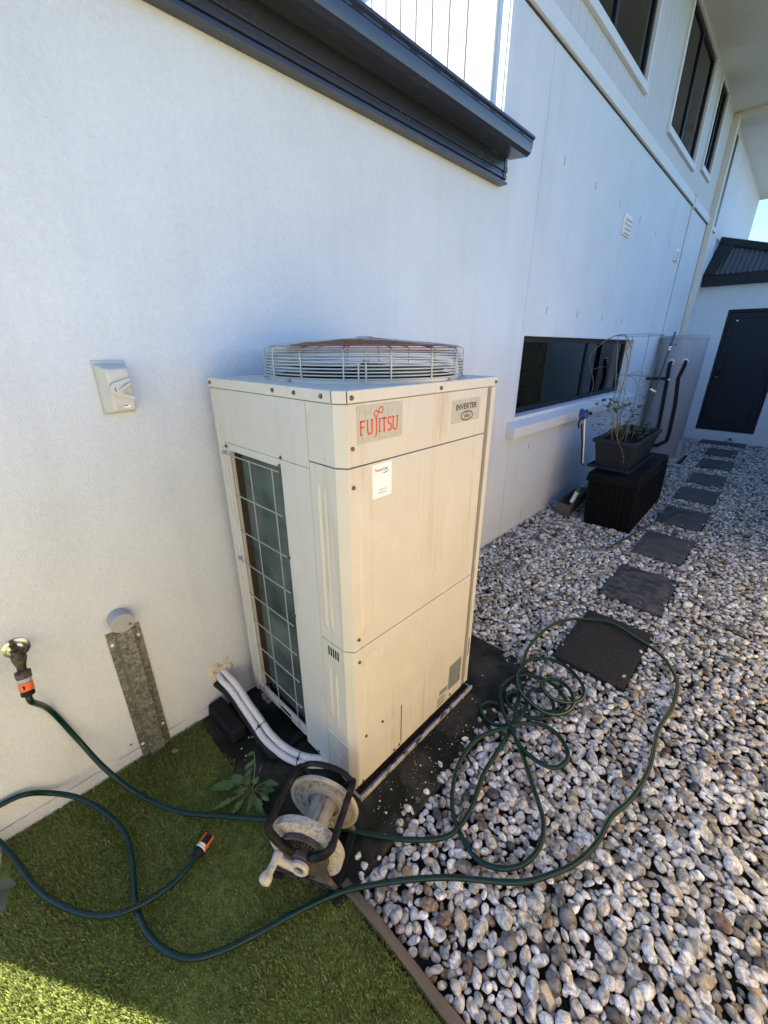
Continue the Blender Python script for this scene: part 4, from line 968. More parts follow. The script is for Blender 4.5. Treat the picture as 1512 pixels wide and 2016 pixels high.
# T
stroke(lg, [(0.0975, 0), (0.0975, Hc)], T, 0, 0.0004); stroke(lg, [(0.086, Hc-0.002), (0.109, Hc-0.002)], 0.0046, 0, 0.0004); serif(0.0975, 0.001)
# S
stroke(lg, arc(0.1205, Hc*0.735, 0.0075, Hc*0.245, 0.35, PI*1.5, 10)+arc(0.1205, Hc*0.25, 0.0082, Hc*0.24, PI*0.5, -PI*0.85, 10), T*0.92, 0, 0.0004)
letU(0.136)
# looped mark above the J
inf = []
for k in range(49):
    t = 2*PI*k/48; q = 1+math.sin(t)**2; a_, b_ = 0.0185*math.cos(t)/q, 0.0185*math.sin(t)*math.cos(t)/q*1.25
    inf.append((0.0745+a_*0.93-b_*0.42, Hc+0.0185+a_*0.42+b_*0.93))
stroke(lg, inf, 0.0034, 0, 0.0004)
lg.xf(faceX(AX1+0.0013, 0.7665, 1.4515)).build('lettering', 'red', bd)
bi = plate_x('type_badge', 'badge', 1.204, 1.384, 1.428, 1.508)
text_mb('INVERTER', 0.027, 0.0002, 0.0008, 1.12, 1.0).xf(faceX(AX1+0.0014, 1.294, 1.474)).build('lettering', 'ink', bi)
el = MB(); stroke(el, arc(0, 0, 0.038, 0.0155, 0, 2*PI, 40), 0.0042, 0, 0.0003)
for k in range(7):
    stroke(el, [(-0.017+k*0.0055, -0.007), (-0.0145+k*0.0055, 0.004+(0.001 if k % 2 else 0))], 0.0026, 0, 0.0003)
stroke(el, [(-0.010, 0.0085), (0.010, 0.0085)], 0.0016, 0, 0.0003)
el.xf(faceX(AX1+0.0014, 1.300, 1.449)).build('emblem', 'ink', bi)
# badge crazing
for b_, (y0, y1, z0, z1), n in ((bd, (0.757, 0.944, 1.428, 1.532), 16), (bi, (1.204, 1.384, 1.428, 1.508), 10)):
    cr = MB()
    for k in range(n):
        yy = y0+0.008+(y1-y0-0.016)*k/(n-1); z_a = z0+0.004 if k % 2 else z1-0.004; ln = (z1-z0)*random.uniform(0.2, 0.5)*(1 if k % 2 else -1)
        stroke(cr, [(yy, z_a), (yy+random.uniform(-0.003, 0.003), z_a+ln*0.5), (yy+random.uniform(-0.006, 0.006), z_a+ln)], 0.0006, 0, 0)
    cr.xf(Matrix(((0, 0, 1, AX1+0.00125), (1, 0, 0, 0), (0, 1, 0, 0), (0, 0, 0, 1)))).build('crazing', 'ac_brown', b_)
sk = plate_x('service_sticker', 'sticker', 0.815, 0.898, 1.250, 1.357, 0.0006)
text_mb('Temper', 0.0135, 0.0002, 0.0002, 0.82, 1.0, 'RIGHT', 0.15).xf(faceX(AX1+0.0008, 0.8575, 1.334)).build('lettering', 'red', sk)
text_mb('Cool', 0.0135, 0.0002, 0.0002, 0.82, 1.0, 'LEFT', 0.15).xf(faceX(AX1+0.0008, 0.8580, 1.334)).build('lettering', 'navy', sk)
sw = MB(); stroke(sw, [(0.856, 1.329), (0.866, 1.325), (0.876, 1.328), (0.887, 1.332)], [0.0005, 0.0035, 0.004, 0.0005], 0, 0)
sw.xf(Matrix(((0, 0, 1, AX1+0.0008), (1, 0, 0, 0), (0, 1, 0, 0), (0, 0, 0, 1)))).build('swoosh', 'blue', sk)
text_mb('CONTACT US', 0.0058, 0.0002, 0, 1.0, 1.0).xf(faceX(AX1+0.0008, 0.8585, 1.272)).build('lettering', 'ink', sk)
dots = MB()
for k in range(9): stroke(dots, [(0.8435+k*0.0036, 1.2645), (0.8458+k*0.0036, 1.2645)], 0.0028, 0, 0)
stroke(dots, [(0.8375, 1.2645), (0.8405, 1.2645)], 0.004, 0, 0)
dots.xf(Matrix(((0, 0, 1, AX1+0.0008), (1, 0, 0, 0), (0, 1, 0, 0), (0, 0, 0, 1)))).build('small_print', 'ink', sk)
rp_ = plate_x('rating_plate', 'rating', 1.316, 1.418, 0.118, 0.268, 0.0006)
tl = MB()
for k in range(13):
    z = 0.255-k*0.0105
    for s in range(3):
        y0 = 1.322+s*0.031+random.uniform(0, 0.006); stroke(tl, [(y0, z), (y0+random.uniform(0.012, 0.024), z)], 0.0030, 0, 0)
tl.xf(Matrix(((0, 0, 1, AX1+0.0008), (1, 0, 0, 0), (0, 1, 0, 0), (0, 0, 0, 1)))).build('small_print', 'ink', rp_)
plate_x('serial_strip', 'rating', 1.245, 1.308, 0.135, 0.163, 0.0006)
wl_ = plate_x('warning_label', 'rating_pale', 1.228, 1.304, 0.068, 0.128, 0.0006)
tl = MB()
for k in range(5): stroke(tl, [(1.234, 0.120-k*0.0105), (1.234+random.uniform(0.045, 0.064), 0.120-k*0.0105)], 0.0034, 0, 0)
tl.xf(Matrix(((0, 0, 1, AX1+0.0008), (1, 0, 0, 0), (0, 1, 0, 0), (0, 0, 0, 1)))).build('small_print', 'ink', wl_)
st2 = MB()
for (yy, w2, z1, z0) in ((1.150, 0.030, 1.5395, 1.372), (1.172, 0.010, 1.5395, 1.40), (1.128, 0.008, 1.5395, 1.43)):
    st2.add([(AX1+0.0003, yy-w2/2, z1), (AX1+0.0003, yy+w2/2, z1), (AX1+0.0003, yy+w2*0.35, z0), (AX1+0.0003, yy-w2*0.4, z0)], [(0, 3, 2, 1)])
st2.build('rain_stain', 'ac_stain', ac)
# base rails
for (x0, x1) in ((0.792, 0.862), (0.10, 0.17)):
    MB().prism([(x0, 0.001), (x1-0.012, 0.001), (x1-0.012, 0.024), (x1-0.016, 0.026), (x1-0.018, 0.012), (x0+0.012, 0.012), (x0+0.012, 0.058), (x0, 0.058)], AY0+0.012, AY1+0.02, mp_).build('base_rail', 'rail', ac, bevel=0.001)
MB().box(0.806, 0.831, AY0+0.02, AY1+0.01, 0.013, 0.017).build('rail_moss', 'soil', ac)
MB().box(0.18, 0.79, 0.79, 1.46, 0.02, 0.088).build('base_tray', 'ac_dark', ac)

# flexible white conduits from wall to unit
def zlerp(pl, z0): return [at(x, y, 2, z) for (x, y, z) in pl]
cA = [(0.0, 0.585, 0.205), (0.035, 0.588, 0.198)]+zlerp([(469, 1352, 0.170), (489, 1383, 0.135), (510, 1412, 0.105), (531, 1442, 0.075), (555, 1466, 0.055), (579, 1481, 0.045), (603, 1490, 0.042), (634, 1493, 0.040)], 0)+[(0.72, 0.80, 0.045)]
cB = [(0.0, 0.558, 0.195), (0.035, 0.556, 0.188)]+zlerp([(457, 1361, 0.155), (479, 1393, 0.118), (500, 1424, 0.085), (520, 1454, 0.055), (546, 1479, 0.038), (575, 1497, 0.027), (606, 1505, 0.024), (641, 1506, 0.022)], 0)+[(0.74, 0.80, 0.025)]
for pts, lab in ((cA, 'white corrugated conduit curving from the wall, upper of the tied pair'), (cB, 'white corrugated conduit curving from the wall, lower of the tied pair')):
    sp = catmull(pts, 0.0016); rr = [0.0142+0.0013*math.sin(2*PI*i*0.0016/0.0052) for i in range(len(sp))]
    o = MB().tube(sp, rr, 14).build('conduit', 'conduit', smooth=80); tag(o, lab, 'conduit', 'corrugated conduits to the outdoor unit')
def tie(i, lab):
    a = np.array(catmull(cA, 0.0016)); b = np.array(catmull(cB, 0.0016)); k = min(range(len(b)), key=lambda j: np.linalg.norm(b[j]-a[i]))
    m = (a[i]+b[k])/2; d = a[min(i+5, len(a)-1)]-a[i-5]; d /= np.linalg.norm(d); s = (a[i]-b[k]); s -= d*s.dot(d); L = np.linalg.norm(s); s /= L; t = np.cross(d, s)
    pts = [m+s*((L/2+0.0165)*math.cos(q)*1.0)+t*(0.0168*math.sin(q)) for q in np.linspace(0, 2*PI, 28, endpoint=False)]
    o = MB().tube(pts, 0.0022, 5, closed=True).build('cable_tie', 'cable_tie', smooth=60)
    MB().box(-0.004, 0.004, -0.004, 0.004, -0.004, 0.004, 0).xf(Matrix.Translation(m+t*0.019)).build('tie_head', 'cable_tie', o)
    tag(o, lab, 'cable tie')
n_ = len(catmull(cA, 0.0016)); tie(int(n_*0.42), 'black cable tie round the white conduits on their slope from the wall'); tie(int(n_*0.70), 'black cable tie round the white conduits close to the outdoor unit')
# sealant blob where they enter
pt = MB()
for k in range(16):
    a = 2*PI*k/16; rr = 0.034+0.010*math.sin(3*a+1); pt.ball((0.002, 0.568+rr*1.2*math.cos(a), 0.205+rr*math.sin(a)), (0.008, 0.017, 0.014), 8, 6)
pt.ball((0.0, 0.545, 0.25), (0.006, 0.03, 0.016), 8, 6).ball((0.0, 0.60, 0.262), (0.006, 0.022, 0.01), 8, 6)
tag(pt.build('sealant', 'putty', smooth=180), 'lumpy cream sealant round the conduits where they enter the wall', 'sealant')
# black lagged pipes beneath, and a black plastic cover lying against the wall
for k, (dy, dz) in enumerate(((-0.03, -0.03), (-0.005, -0.045))):
    pts = [np.array([0.0, 0.555+dy*0.4, 0.165+dz*0.3])]+[np.array(p)+np.array([0.0, dy*0.5+0.012, dz]) for p in cB[2:7]]+[np.array([0.45, 0.74, 0.025]), np.array([0.6, 0.85, 0.03])]
    pts = [np.array([p[0], p[1], max(p[2], 0.021)]) for p in pts]
    o = MB().tube(catmull(pts, 0.008), 0.020, 10).build('lagged_pipe', 'lagging', smooth=80); tag(o, ('black foam lagged pipe showing at the side of the white conduits', 'black foam lagged pipe tucked directly underneath the white conduits')[k], 'pipe', 'lagged pipes under the conduits')
bx = MB().hexa([(0.012, 0.47, 0.0), (0.25, 0.475, 0.0), (0.25, 0.56, 0.0), (0.012, 0.555, 0.0)], [(0.010, 0.478, 0.072), (0.235, 0.483, 0.060), (0.235, 0.555, 0.060), (0.010, 0.55, 0.078)])
o = bx.build('pipe_cover', 'black', bevel=0.012, seg=3); tag(o, 'black plastic pipe cover lying on the slab below the conduits', 'pipe cover')
MB().box(0.04, 0.20, 0.468, 0.474, 0.018, 0.022).build('moulded_rib', 'black_rubber', o)

# ================================================================== WALL FITTINGS
# isolator switch
p1 = at(194, 714, 0, 0.03); iy0, iy1, iz0, iz1 = 0.360, 0.450, 1.470, 1.630
iso = empty('isolator_switch', 'pale grey weatherproof isolator switch with angled lever on the wall', 'switch', loc=(0, (iy0+iy1)/2, iz0))
b = [(0.0, iy0, iz0), (0.0, iy1, iz0), (0.0, iy1, iz1), (0.0, iy0, iz1)]; t_ = [(0.056, iy0+0.020, iz0+0.012), (0.060, iy1-0.006, iz0+0.012), (0.060, iy1-0.006, iz1-0.016), (0.056, iy0+0.020, iz1-0.016)]
MB().hexa([b[0], b[1], b[2], b[3]], [t_[0], t_[1], t_[2], t_[3]]).build('enclosure', 'isolator', iso, bevel=0.006, seg=3)
MB().box(-0.001, 0.004, iy0-0.004, iy1+0.004, iz0-0.002, iz1+0.010).build('gasket', 'isolator_top', iso, bevel=0.001)
def fx(y, z): return y, z
lm = MB(); ym = (iy0+iy1)/2
def thick(mb, pts, w, x0, x1):
    n = len(pts); L = []; Q = []
    for i, p in enumerate(pts):
        a = pts[max(i-1, 0)]; b_ = pts[min(i+1, n-1)]; dx, dy = b_[0]-a[0], b_[1]-a[1]; q = math.hypot(dx, dy); L.append((p[0]-dy/q*w/2, p[1]+dx/q*w/2)); Q.append((p[0]+dy/q*w/2, p[1]-dx/q*w/2))
    poly = L+Q[::-1]
    v = [(x0, a, c) for a, c in poly]+[(x1, a, c) for a, c in poly]; m = len(poly)
    fs = [(i, (i+1) % m, m+(i+1) % m, m+i) for i in range(m)]
    for i in range(n-1): fs.append((m+i, m+i+1, m+2*n-2-i, m+2*n-1-i))
    mb.add(v, fs); return mb
vv = [(iy1-0.010, iz1-0.050)]+[(ym-0.010+0.012*math.cos(a), iz0+0.082+0.014*math.sin(a)) for a in np.linspace(R(115), R(245), 9)]+[(iy1-0.008, iz0+0.050)]
thick(lm, vv, 0.013, 0.058, 0.071); lm.build('lever_guard', 'isolator', iso, bevel=0.002)
MB().lathe([(0.016, 0), (0.016, 0.012), (0.013, 0.014)], (0.058, ym+0.004, iz0+0.083), (1, 0, 0), 20).build('rotor', 'isolator', iso, smooth=35)
lv = MB(); thick(lv, [(ym-0.004, iz0+0.078), (iy1-0.012, iz0+0.100)], 0.008, 0.068, 0.082); lv.build('lever', 'isolator', iso, bevel=0.002)
for (y, z) in ((iy0+0.030, iz0+0.024), (iy1-0.016, iz0+0.024), (iy0+0.030, iz1-0.028), (iy1-0.016, iz1-0.028)):
    MB().cyl((0.056, y, z), (0.0612, y, z), 0.0048, n=12).build('screw_cap', 'isolator', iso, smooth=40)
sk = MB().box(0.0585, 0.0606, ym+0.004, ym+0.024, iz0+0.021, iz0+0.030).build('rating_sticker', 'sticker', iso)
MB().box(0.0604, 0.0609, ym+0.004, ym+0.015, iz0+0.027, iz0+0.0295).build('sticker_print', 'ink', sk)

# galvanised cover strip with PVC cap
cv = empty('pipe_guard', 'galvanised steel channel cover screwed to the wall over a capped grey pipe', 'pipe guard', loc=(0, 0.24, 0))
prof = [(0.178, 0.002), (0.208, 0.002), (0.212, 0.030), (0.262, 0.030), (0.266, 0.002), (0.296, 0.002), (0.296, 0.005), (0.268, 0.005), (0.264, 0.033), (0.210, 0.033), (0.206, 0.005), (0.178, 0.005)]
MB().prism([(b_, a) for a, b_ in prof][::-1], 0.004, 0.655).build('channel', 'galv', cv)
for (y, z) in ((0.190, 0.60), (0.283, 0.60), (0.190, 0.065), (0.283, 0.11)):
    MB().lathe([(0.0065, 0), (0.0065, 0.002), (0.003, 0.0035)], (0.005, y, z), (1, 0, 0), 12).build('screw', 'screw_white', cv, smooth=40)
MB().cyl((0.017, 0.237, 0.60), (0.017, 0.237, 0.668), 0.0145, n=20).build('pipe', 'grey_pvc', cv, smooth=40)
cp = MB().cyl((0.0, 0.237, 0.705), (0.048, 0.237, 0.700), 0.041, n=32).build('pipe_cap', 'grey_pvc', cv, smooth=40, bevel=0.003)
for dy, dz in ((-0.022, 0.012), (0.022, -0.012)):
    MB().cyl((0.047, 0.237+dy, 0.70+dz), (0.0488, 0.237+dy, 0.70+dz), 0.0058, n=12).build('cap_screw', 'screw', cp)

# garden tap
TY = -0.062
tap = empty('garden_tap', 'brass garden tap on round chrome wall plate with orange hose connector', 'tap', loc=(0.0, TY, 0.74))
MB().lathe([(0.037, 0.0), (0.037, 0.003), (0.032, 0.006), (0.026, 0.007), (0.021, 0.012), (0.012, 0.014)], (0.0, TY, 0.742), (1, 0, 0), 36).build('wall_plate', 'chrome', tap, smooth=35)
MB().cyl((0.010, TY, 0.742), (0.062, TY, 0.742), 0.0125, 0.0135, 16).build('inlet', 'brass', tap, smooth=40)
dv = Vector((0.045, -0.010, -0.10)).normalized(); TB = Vector((0.066, TY, 0.745))
MB().lathe([(0.0175, -0.012), (0.0205, -0.005), (0.0205, 0.006), (0.019, 0.012), (0.0125, 0.034), (0.0125, 0.048)], TB, dv, 24).build('body', 'brass', tap, smooth=35)
up_ = Vector((0.015, -0.004, 0.10)).normalized()
sp_ = MB().lathe([(0.0135, 0.0), (0.0135, 0.020), (0.0075, 0.022), (0.007, 0.030), (0.0095, 0.032), (0.0095, 0.044), (0.0062, 0.046), (0.0062, 0.060), (0.004, 0.061)], TB+up_*0.010, up_, 12).build('spindle', 'brass', tap, smooth=30)
e0 = TB+dv*0.046
nut = MB().lathe([(0.0125, 0.0), (0.0205, 0.001), (0.0215, 0.008), (0.0205, 0.026), (0.017, 0.027)], e0, dv, 8).build('union_nut', 'brass', tap)
MB().lathe([(0.0185, 0.0), (0.0185, 0.012)], e0+dv*0.0275, dv, 40).build('knurled_ring', 'grey_pvc', tap, smooth=20)
oc = MB().lathe([(0.0175, 0.0), (0.0192, 0.002), (0.0198, 0.026), (0.018, 0.028)], e0+dv*0.040, dv, 24).build('connector_sleeve', 'orange', tap, smooth=35)
MB().lathe([(0.0170, 0.0), (0.0186, 0.003), (0.0186, 0.014), (0.013, 0.018)], e0+dv*0.0685, dv, 24).build('connector_collar', 'black', tap, smooth=35)
mk = e0+dv*0.053+Vector((0.0185, -0.006, 0.002))
MB().box(-0.0018, 0.0018, -0.0022, 0.0022, -0.011, 0.011).xf(Matrix.Translation(mk)).build('connector_mark', 'black', tap)
HOSE0 = e0+dv*0.084

# ================================================================== HOSE (one continuous run)
HR = 0.0092
def zp(x, y): return (880+x*0.21164, 1200+y*0.21164)       # points read off an enlarged crop
H = []
def run(pts, z): 
    for p in pts:
        zz = p[2] if len(p) > 2 else z
        q = at(p[0], p[1], 2, zz)
        if q[0] < 0.022: q = at(p[0], p[1], 0, 0.022)
        H.append(q)
H.append(np.array(HOSE0)-np.array(dv)*0.006); H.append(np.array(HOSE0)+np.array(dv)*0.02)
run([(100, 1398, 0.42), (150, 1453, 0.29), (200, 1506, 0.18), (255, 1552, 0.085), (310, 1583, 0.035), (370, 1600, 0.022), (440, 1608, 0.020), (525, 1612, 0.018)], 0)
run([(600, 1618), (680, 1631), (730, 1643)], 0.012)
run([(790, 1652), (840, 1654), (880, 1648)], 0.022)
run([(905, 1628), (930, 1585), (953, 1522)], 0.024)
def zrun(pts, z): run([zp(a, b) for a, b in pts], z)
zrun([(450, 1345), (530, 1225), (585, 1130)], 0.024)
# up the middle, first circle, inner turns, small loops and the left loop
zrun([(560, 1040), (525, 950)], 0.046)
zrun([(503, 850), (500, 740), (555, 665), (660, 618), (780, 610), (890, 642), (985, 692), (1060, 770), (1100, 855)], 0.040)
zrun([(1085, 930), (1010, 958), (900, 945), (830, 905), (770, 855), (748, 800), (775, 752), (840, 738), (915, 765), (970, 830), (995, 905)], 0.026)
zrun([(975, 975), (900, 1012), (820, 1012), (730, 992), (640, 945), (570, 880), (545, 815), (580, 770), (650, 762), (710, 790), (742, 860), (735, 930), (680, 1010), (610, 1055)], 0.030)
zrun([(540, 1080), (440, 1068), (355, 1010), (312, 930), (330, 880), (395, 858), (460, 875), (510, 930)], 0.018)
zrun([(560, 1035), (605, 1120), (655, 1225), (730, 1325), (850, 1418), (980, 1475), (1075, 1452), (1128, 1375), (1105, 1275), (1015, 1150), (900, 1082), (790, 1058), (690, 1062), (560, 1092), (410, 1140), (270, 1215), (160, 1345), (85, 1500)], 0.036)
run([(890, 1578), (900, 1630), (935, 1688), (985, 1710), (1030, 1702), (1062, 1668), (1071, 1622), (1060, 1580), (1042, 1530), (1030, 1490)], 0.024)
zrun([(650, 1235), (618, 1120), (628, 1000), (655, 870), (680, 740), (672, 650), (672, 590)], 0.030)
zrun([(720, 505), (800, 462), (900, 455), (1010, 478), (1130, 545), (1225, 640), (1275, 745), (1255, 830), (1180, 868), (1080, 865), (980, 828), (910, 765), (885, 695), (905, 655), (960, 645), (1050, 665), (1130, 725), (1178, 815), (1170, 900), (1100, 965), (990, 985), (890, 955), (790, 875), (700, 785), (662, 700), (658, 625)], 0.050)
zrun([(690, 545), (715, 445), (775, 330), (880, 215), (1020, 125), (1150, 88)], 0.030)
run([(1150, 1219), (1200, 1226), (1255, 1258), (1300, 1288), (1326, 1325), (1333, 1352), (1325, 1390), (1300, 1430), (1288, 1470), (1278, 1510), (1262, 1545)], 0.030)
run([(1235, 1580), (1205, 1608), (1185, 1645), (1160, 1675), (1125, 1705), (1085, 1722), (1030, 1735), (960, 1734), (880, 1728), (800, 1733), (730, 1742)], 0.026)
run([(680, 1753), (620, 1778), (560, 1808), (500, 1842), (450, 1868), (400, 1884), (360, 1884), (320, 1866), (290, 1838), (272, 1800), (265, 1760), (263, 1715)], 0.021)
run([(258, 1672, 0.022), (246, 1642, 0.025), (222, 1613, 0.04), (190, 1587, 0.065), (150, 1569, 0.09), (100, 1561, 0.11), (50, 1563, 0.12), (5, 1583, 0.12), (-28, 1607, 0.10), (-25, 1640, 0.075), (0, 1658, 0.055), (30, 1694, 0.035), (70, 1745, 0.026), (115, 1780, 0.026), (165, 1800, 0.028)], 0)
run([(215, 1800, 0.034), (258, 1788, 0.042), (305, 1765, 0.036), (345, 1735, 0.026), (372, 1705, 0.022), (386, 1684, 0.022)], 0)
path = catmull(H, 0.009)
for _ in range(3):
    q = [path[0]]+[(path[i-1]+path[i]*2+path[i+1])/4 for i in range(1, len(path)-1)]+[path[-1]]; path = q
for i in range(12, len(path)-12):
    path[i] = path[i]+np.array([0.0012*math.sin(i*0.21)+0.0010*math.sin(i*0.083), 0.0012*math.sin(i*0.17+1), 0.0009*math.sin(i*0.13)])
hose = MB().tube(path, [HR*(1+0.025*math.sin(i*0.11)+0.02*math.sin(i*0.037)) for i in range(len(path))], 16, stripe=(5,), twist=0.004)
ho = hose.build('garden_hose', ['hose', 'hose_stripe'], smooth=80)
tag(ho, 'long dark green garden hose with yellow stripe looping over turf and pebbles', 'hose')
# click fitting on the free end
pe = Vector(path[-1]); de = (Vector(path[-1])-Vector(path[-6])).normalized(); de = Vector((de.x, de.y, 0.05)).normalized()
MB().lathe([(0.0125, -0.004), (0.0175, 0.002), (0.019, 0.010), (0.0185, 0.020)], pe, de, 20).build('end_collar', 'black', ho, smooth=35)
MB().lathe([(0.0188, 0.020), (0.0188, 0.024), (0.0155, 0.027), (0.0155, 0.035)], pe, de, 20).build('end_ring', 'white_plastic', ho, smooth=35)
MB().lathe([(0.0105, 0.035), (0.0105, 0.050), (0.0112, 0.051), (0.0112, 0.053), (0.010, 0.054), (0.010, 0.066)], pe, de, 18).build('end_spout', 'black', ho, smooth=35)
sd = de.cross(Vector((0, 0, 1))).normalized(); un = sd.cross(de)
for s in (-1, 1):
    mm = Matrix(((de.x, sd.x*s, un.x, pe.x), (de.y, sd.y*s, un.y, pe.y), (de.z, sd.z*s, un.z, pe.z), (0, 0, 0, 1)))
    MB().hexa([(0.026, 0.0135, -0.0055), (0.070, 0.0145, -0.0055), (0.066, 0.0185, -0.0055), (0.026, 0.0195, -0.0055)], [(0.026, 0.0135, 0.0075), (0.070, 0.0145, 0.0065), (0.066, 0.0185, 0.0065), (0.026, 0.0195, 0.0075)]).xf(mm).build('end_grip', 'orange', ho, bevel=0.0015)

# ================================================================== HOSE REEL
ru = Vector((0.4711, -0.8821, 0)); rv = Vector((0.8821, 0.4711, 0)); RO = Vector((0.862, 0.483, 0.0)); RH = 0.150
RM = Matrix(((ru.x, rv.x, 0, RO.x), (ru.y, rv.y, 0, RO.y), (0, 0, 1, 0), (0, 0, 0, 1)))
reel = empty('hose_reel', 'empty portable hose reel with black frame and faded cream spool', 'hose reel', loc=tuple(RO))
def rp(mb, name, m, parent=None, **k): return mb.xf(RM).build(name, m, parent or reel, **k)
ax_ = (1, 0, 0)
# far flange: dished, with pressed pockets round the rim
FR = 0.130
ff = rp(MB().lathe([(FR, 0.0), (FR, 0.010), (FR-0.006, 0.0125), (FR-0.016, 0.010), (FR-0.020, 0.006), (0.085, 0.004), (0.080, 0.012), (0.060, 0.013), (0.058, 0.006), (0.04, 0.006)], (-0.085, 0, RH), ax_, 56), 'far_flange', 'reel_plastic', smooth=30)
for k in range(14):
    a = 2*PI*k/14; c_, s_ = math.cos(a), math.sin(a)
    v = []
    for rr, hw, hx in ((0.108, 0.010, -0.0785), (0.090, 0.006, -0.0785)):
        for s in (-1, 1): v.append((hx, rr*c_-s*hw*s_, RH+rr*s_+s*hw*c_))
    rp(MB().add(v+[(p[0]+0.007, p[1]*0.99, p[2]) for p in v], [(0, 1, 3, 2), (4, 6, 7, 5), (0, 4, 5, 1), (1, 5, 7, 3), (3, 7, 6, 2), (2, 6, 4, 0)]), 'flange_rib', 'reel_plastic', ff)
# near flange, broad rim
rp(MB().lathe([(FR, 0.0), (FR, -0.026), (FR-0.004, -0.028), (FR-0.008, -0.024), (FR-0.010, -0.004), (0.05, -0.006), (0.05, 0.0)], (0.078, 0, RH), ax_, 56), 'near_flange', 'reel_dirty', smooth=30)
# hub with ridges
hp = []
for k in range(6):
    a = 2*PI*k/6+0.3
    for da, rr in ((-0.42, 0.044), (-0.16, 0.0465), (-0.12, 0.041), (0.12, 0.041), (0.16, 0.0465), (0.42, 0.044)): hp.append((rr*math.cos(a+da), RH+rr*math.sin(a+da)))
rp(MB().prism(hp, -0.082, 0.056, lambda a, b, c: (c, a, b)), 'hub', 'reel_hub', bevel=0.002)
# side frames
def side_frame(u0, du, name):
    pl = []
    # round boss with ribbed skirt, flared feet
    mb = MB()
    body = [(-0.118, 0.0), (0.118, 0.0), (0.112, 0.018), (0.085, 0.06), (0.078, 0.10)]+[(0.088*math.cos(a), RH+0.088*math.sin(a)) for a in np.linspace(R(-18), R(198), 17)]+[(-0.078, 0.10), (-0.085, 0.06), (-0.112, 0.018)]
    n = len(body)
    mb.prism(body, u0, u0+du, lambda a, b, c: (c, a, b))
    o = rp(mb, name, 'reel_dust', bevel=0.003)
    return o
sf = side_frame(0.080, 0.016, 'side_frame')
bf = side_frame(-0.104, 0.014, 'side_frame')
for k in range(17):                                        # radiating ribs on the near skirt
    a = R(20+k*8.75); c_, s_ = math.cos(a), math.sin(a)
    v = []
    for rr, hw in ((0.040, 0.0014), (0.080, 0.0026)):
        for s in (-1, 1): v.append((0.095, rr*c_-s*hw*s_, RH+rr*s_+s*hw*c_))
    rp(MB().add(v+[(p[0]+0.006, p[1], p[2]) for p in v], [(0, 1, 3, 2), (4, 6, 7, 5), (0, 4, 5, 1), (1, 5, 7, 3), (3, 7, 6, 2), (2, 6, 4, 0)]), 'skirt_rib', 'reel_black', sf)
for (v0, w0, v1, w1) in ((-0.095, 0.012, 0.04, 0.062), (-0.04, 0.062, 0.095, 0.012), (-0.10, 0.035, 0.10, 0.035), (-0.03, 0.01, 0.0, 0.07), (0.03, 0.01, 0.0, 0.07)):
    rp(MB().tube([(0.0965, v0, w0), (0.0965, v1, w1)], 0.0028, 5), 'foot_rib', 'reel_black', sf)
rp(MB().box(-0.118, 0.11, -0.118, -0.085, 0.0, 0.016).box(-0.118, 0.11, 0.085, 0.118, 0.0, 0.016), 'foot_bar', 'reel_black', bevel=0.004)
rp(MB().lathe([(0.034, 0.0), (0.032, 0.014), (0.022, 0.020)], (0.096, 0, RH), ax_, 28), 'boss', 'reel_dust', sf, smooth=35)
# arms rising from the near frame to the carrying bars
for s in (-1, 1):
    arm = [(0.100, s*0.030, RH+0.018), (0.106, s*0.060, RH+0.048), (0.108, s*0.088, RH+0.080), (0.104, s*0.106, RH+0.105), (0.090, s*0.110, RH+0.112)]
    rp(MB().tube(catmull(arm, 0.006), [0.0135]*len(catmull(arm, 0.006)), 10), 'frame_arm', 'reel_black', smooth=60)
    bar = [(0.092, s*0.110, RH+0.112), (0.05, s*0.109, RH+0.112), (-0.05, s*0.107, RH+0.111), (-0.105, s*0.105, RH+0.108), (-0.118, s*0.095, RH+0.095), (-0.112, s*0.065, RH+0.06)]
    rp(MB().tube(catmull(bar, 0.008), 0.0118, 12), 'carry_bar', 'reel_black', smooth=60)
tp = [(-0.112, -0.100, RH+0.105), (-0.120, -0.06, RH+0.128), (-0.122, 0.0, RH+0.135), (-0.120, 0.06, RH+0.128), (-0.112, 0.100, RH+0.105)]
rp(MB().tube(catmull(tp, 0.008), 0.010, 10), 'frame_hoop', 'reel_black', smooth=60)
# crank
ck = rp(MB().lathe([(0.017, 0.0), (0.030, 0.0), (0.031, 0.010), (0.026, 0.016), (0.017, 0.014)], (0.118, 0.004, RH-0.006), ax_, 32, close=True), 'crank_ring', 'crank', smooth=40)
rp(MB().lathe([(0.017, 0.0), (0.017, 0.005)], (0.119, 0.004, RH-0.006), ax_, 24), 'crank_well', 'reel_dust', ck)
av = [(0.127, -0.018, RH-0.001), (0.132, -0.040, RH+0.012), (0.134, -0.064, RH+0.026)]
rp(MB().tube(catmull(av, 0.005), [0.0155-0.003*math.sin(PI*i/10) for i in range(len(catmull(av, 0.005)))], 12), 'crank_arm', 'crank', smooth=60)
rp(MB().lathe([(0.012, -0.016), (0.0165, -0.010), (0.017, 0.0), (0.013, 0.010), (0.0115, 0.022), (0.013, 0.042), (0.018, 0.050), (0.020, 0.060), (0.018, 0.070), (0.009, 0.074)], (0.132, -0.067, RH+0.028), (1, -0.12, -0.08), 20), 'crank_knob', 'crank', smooth=60)

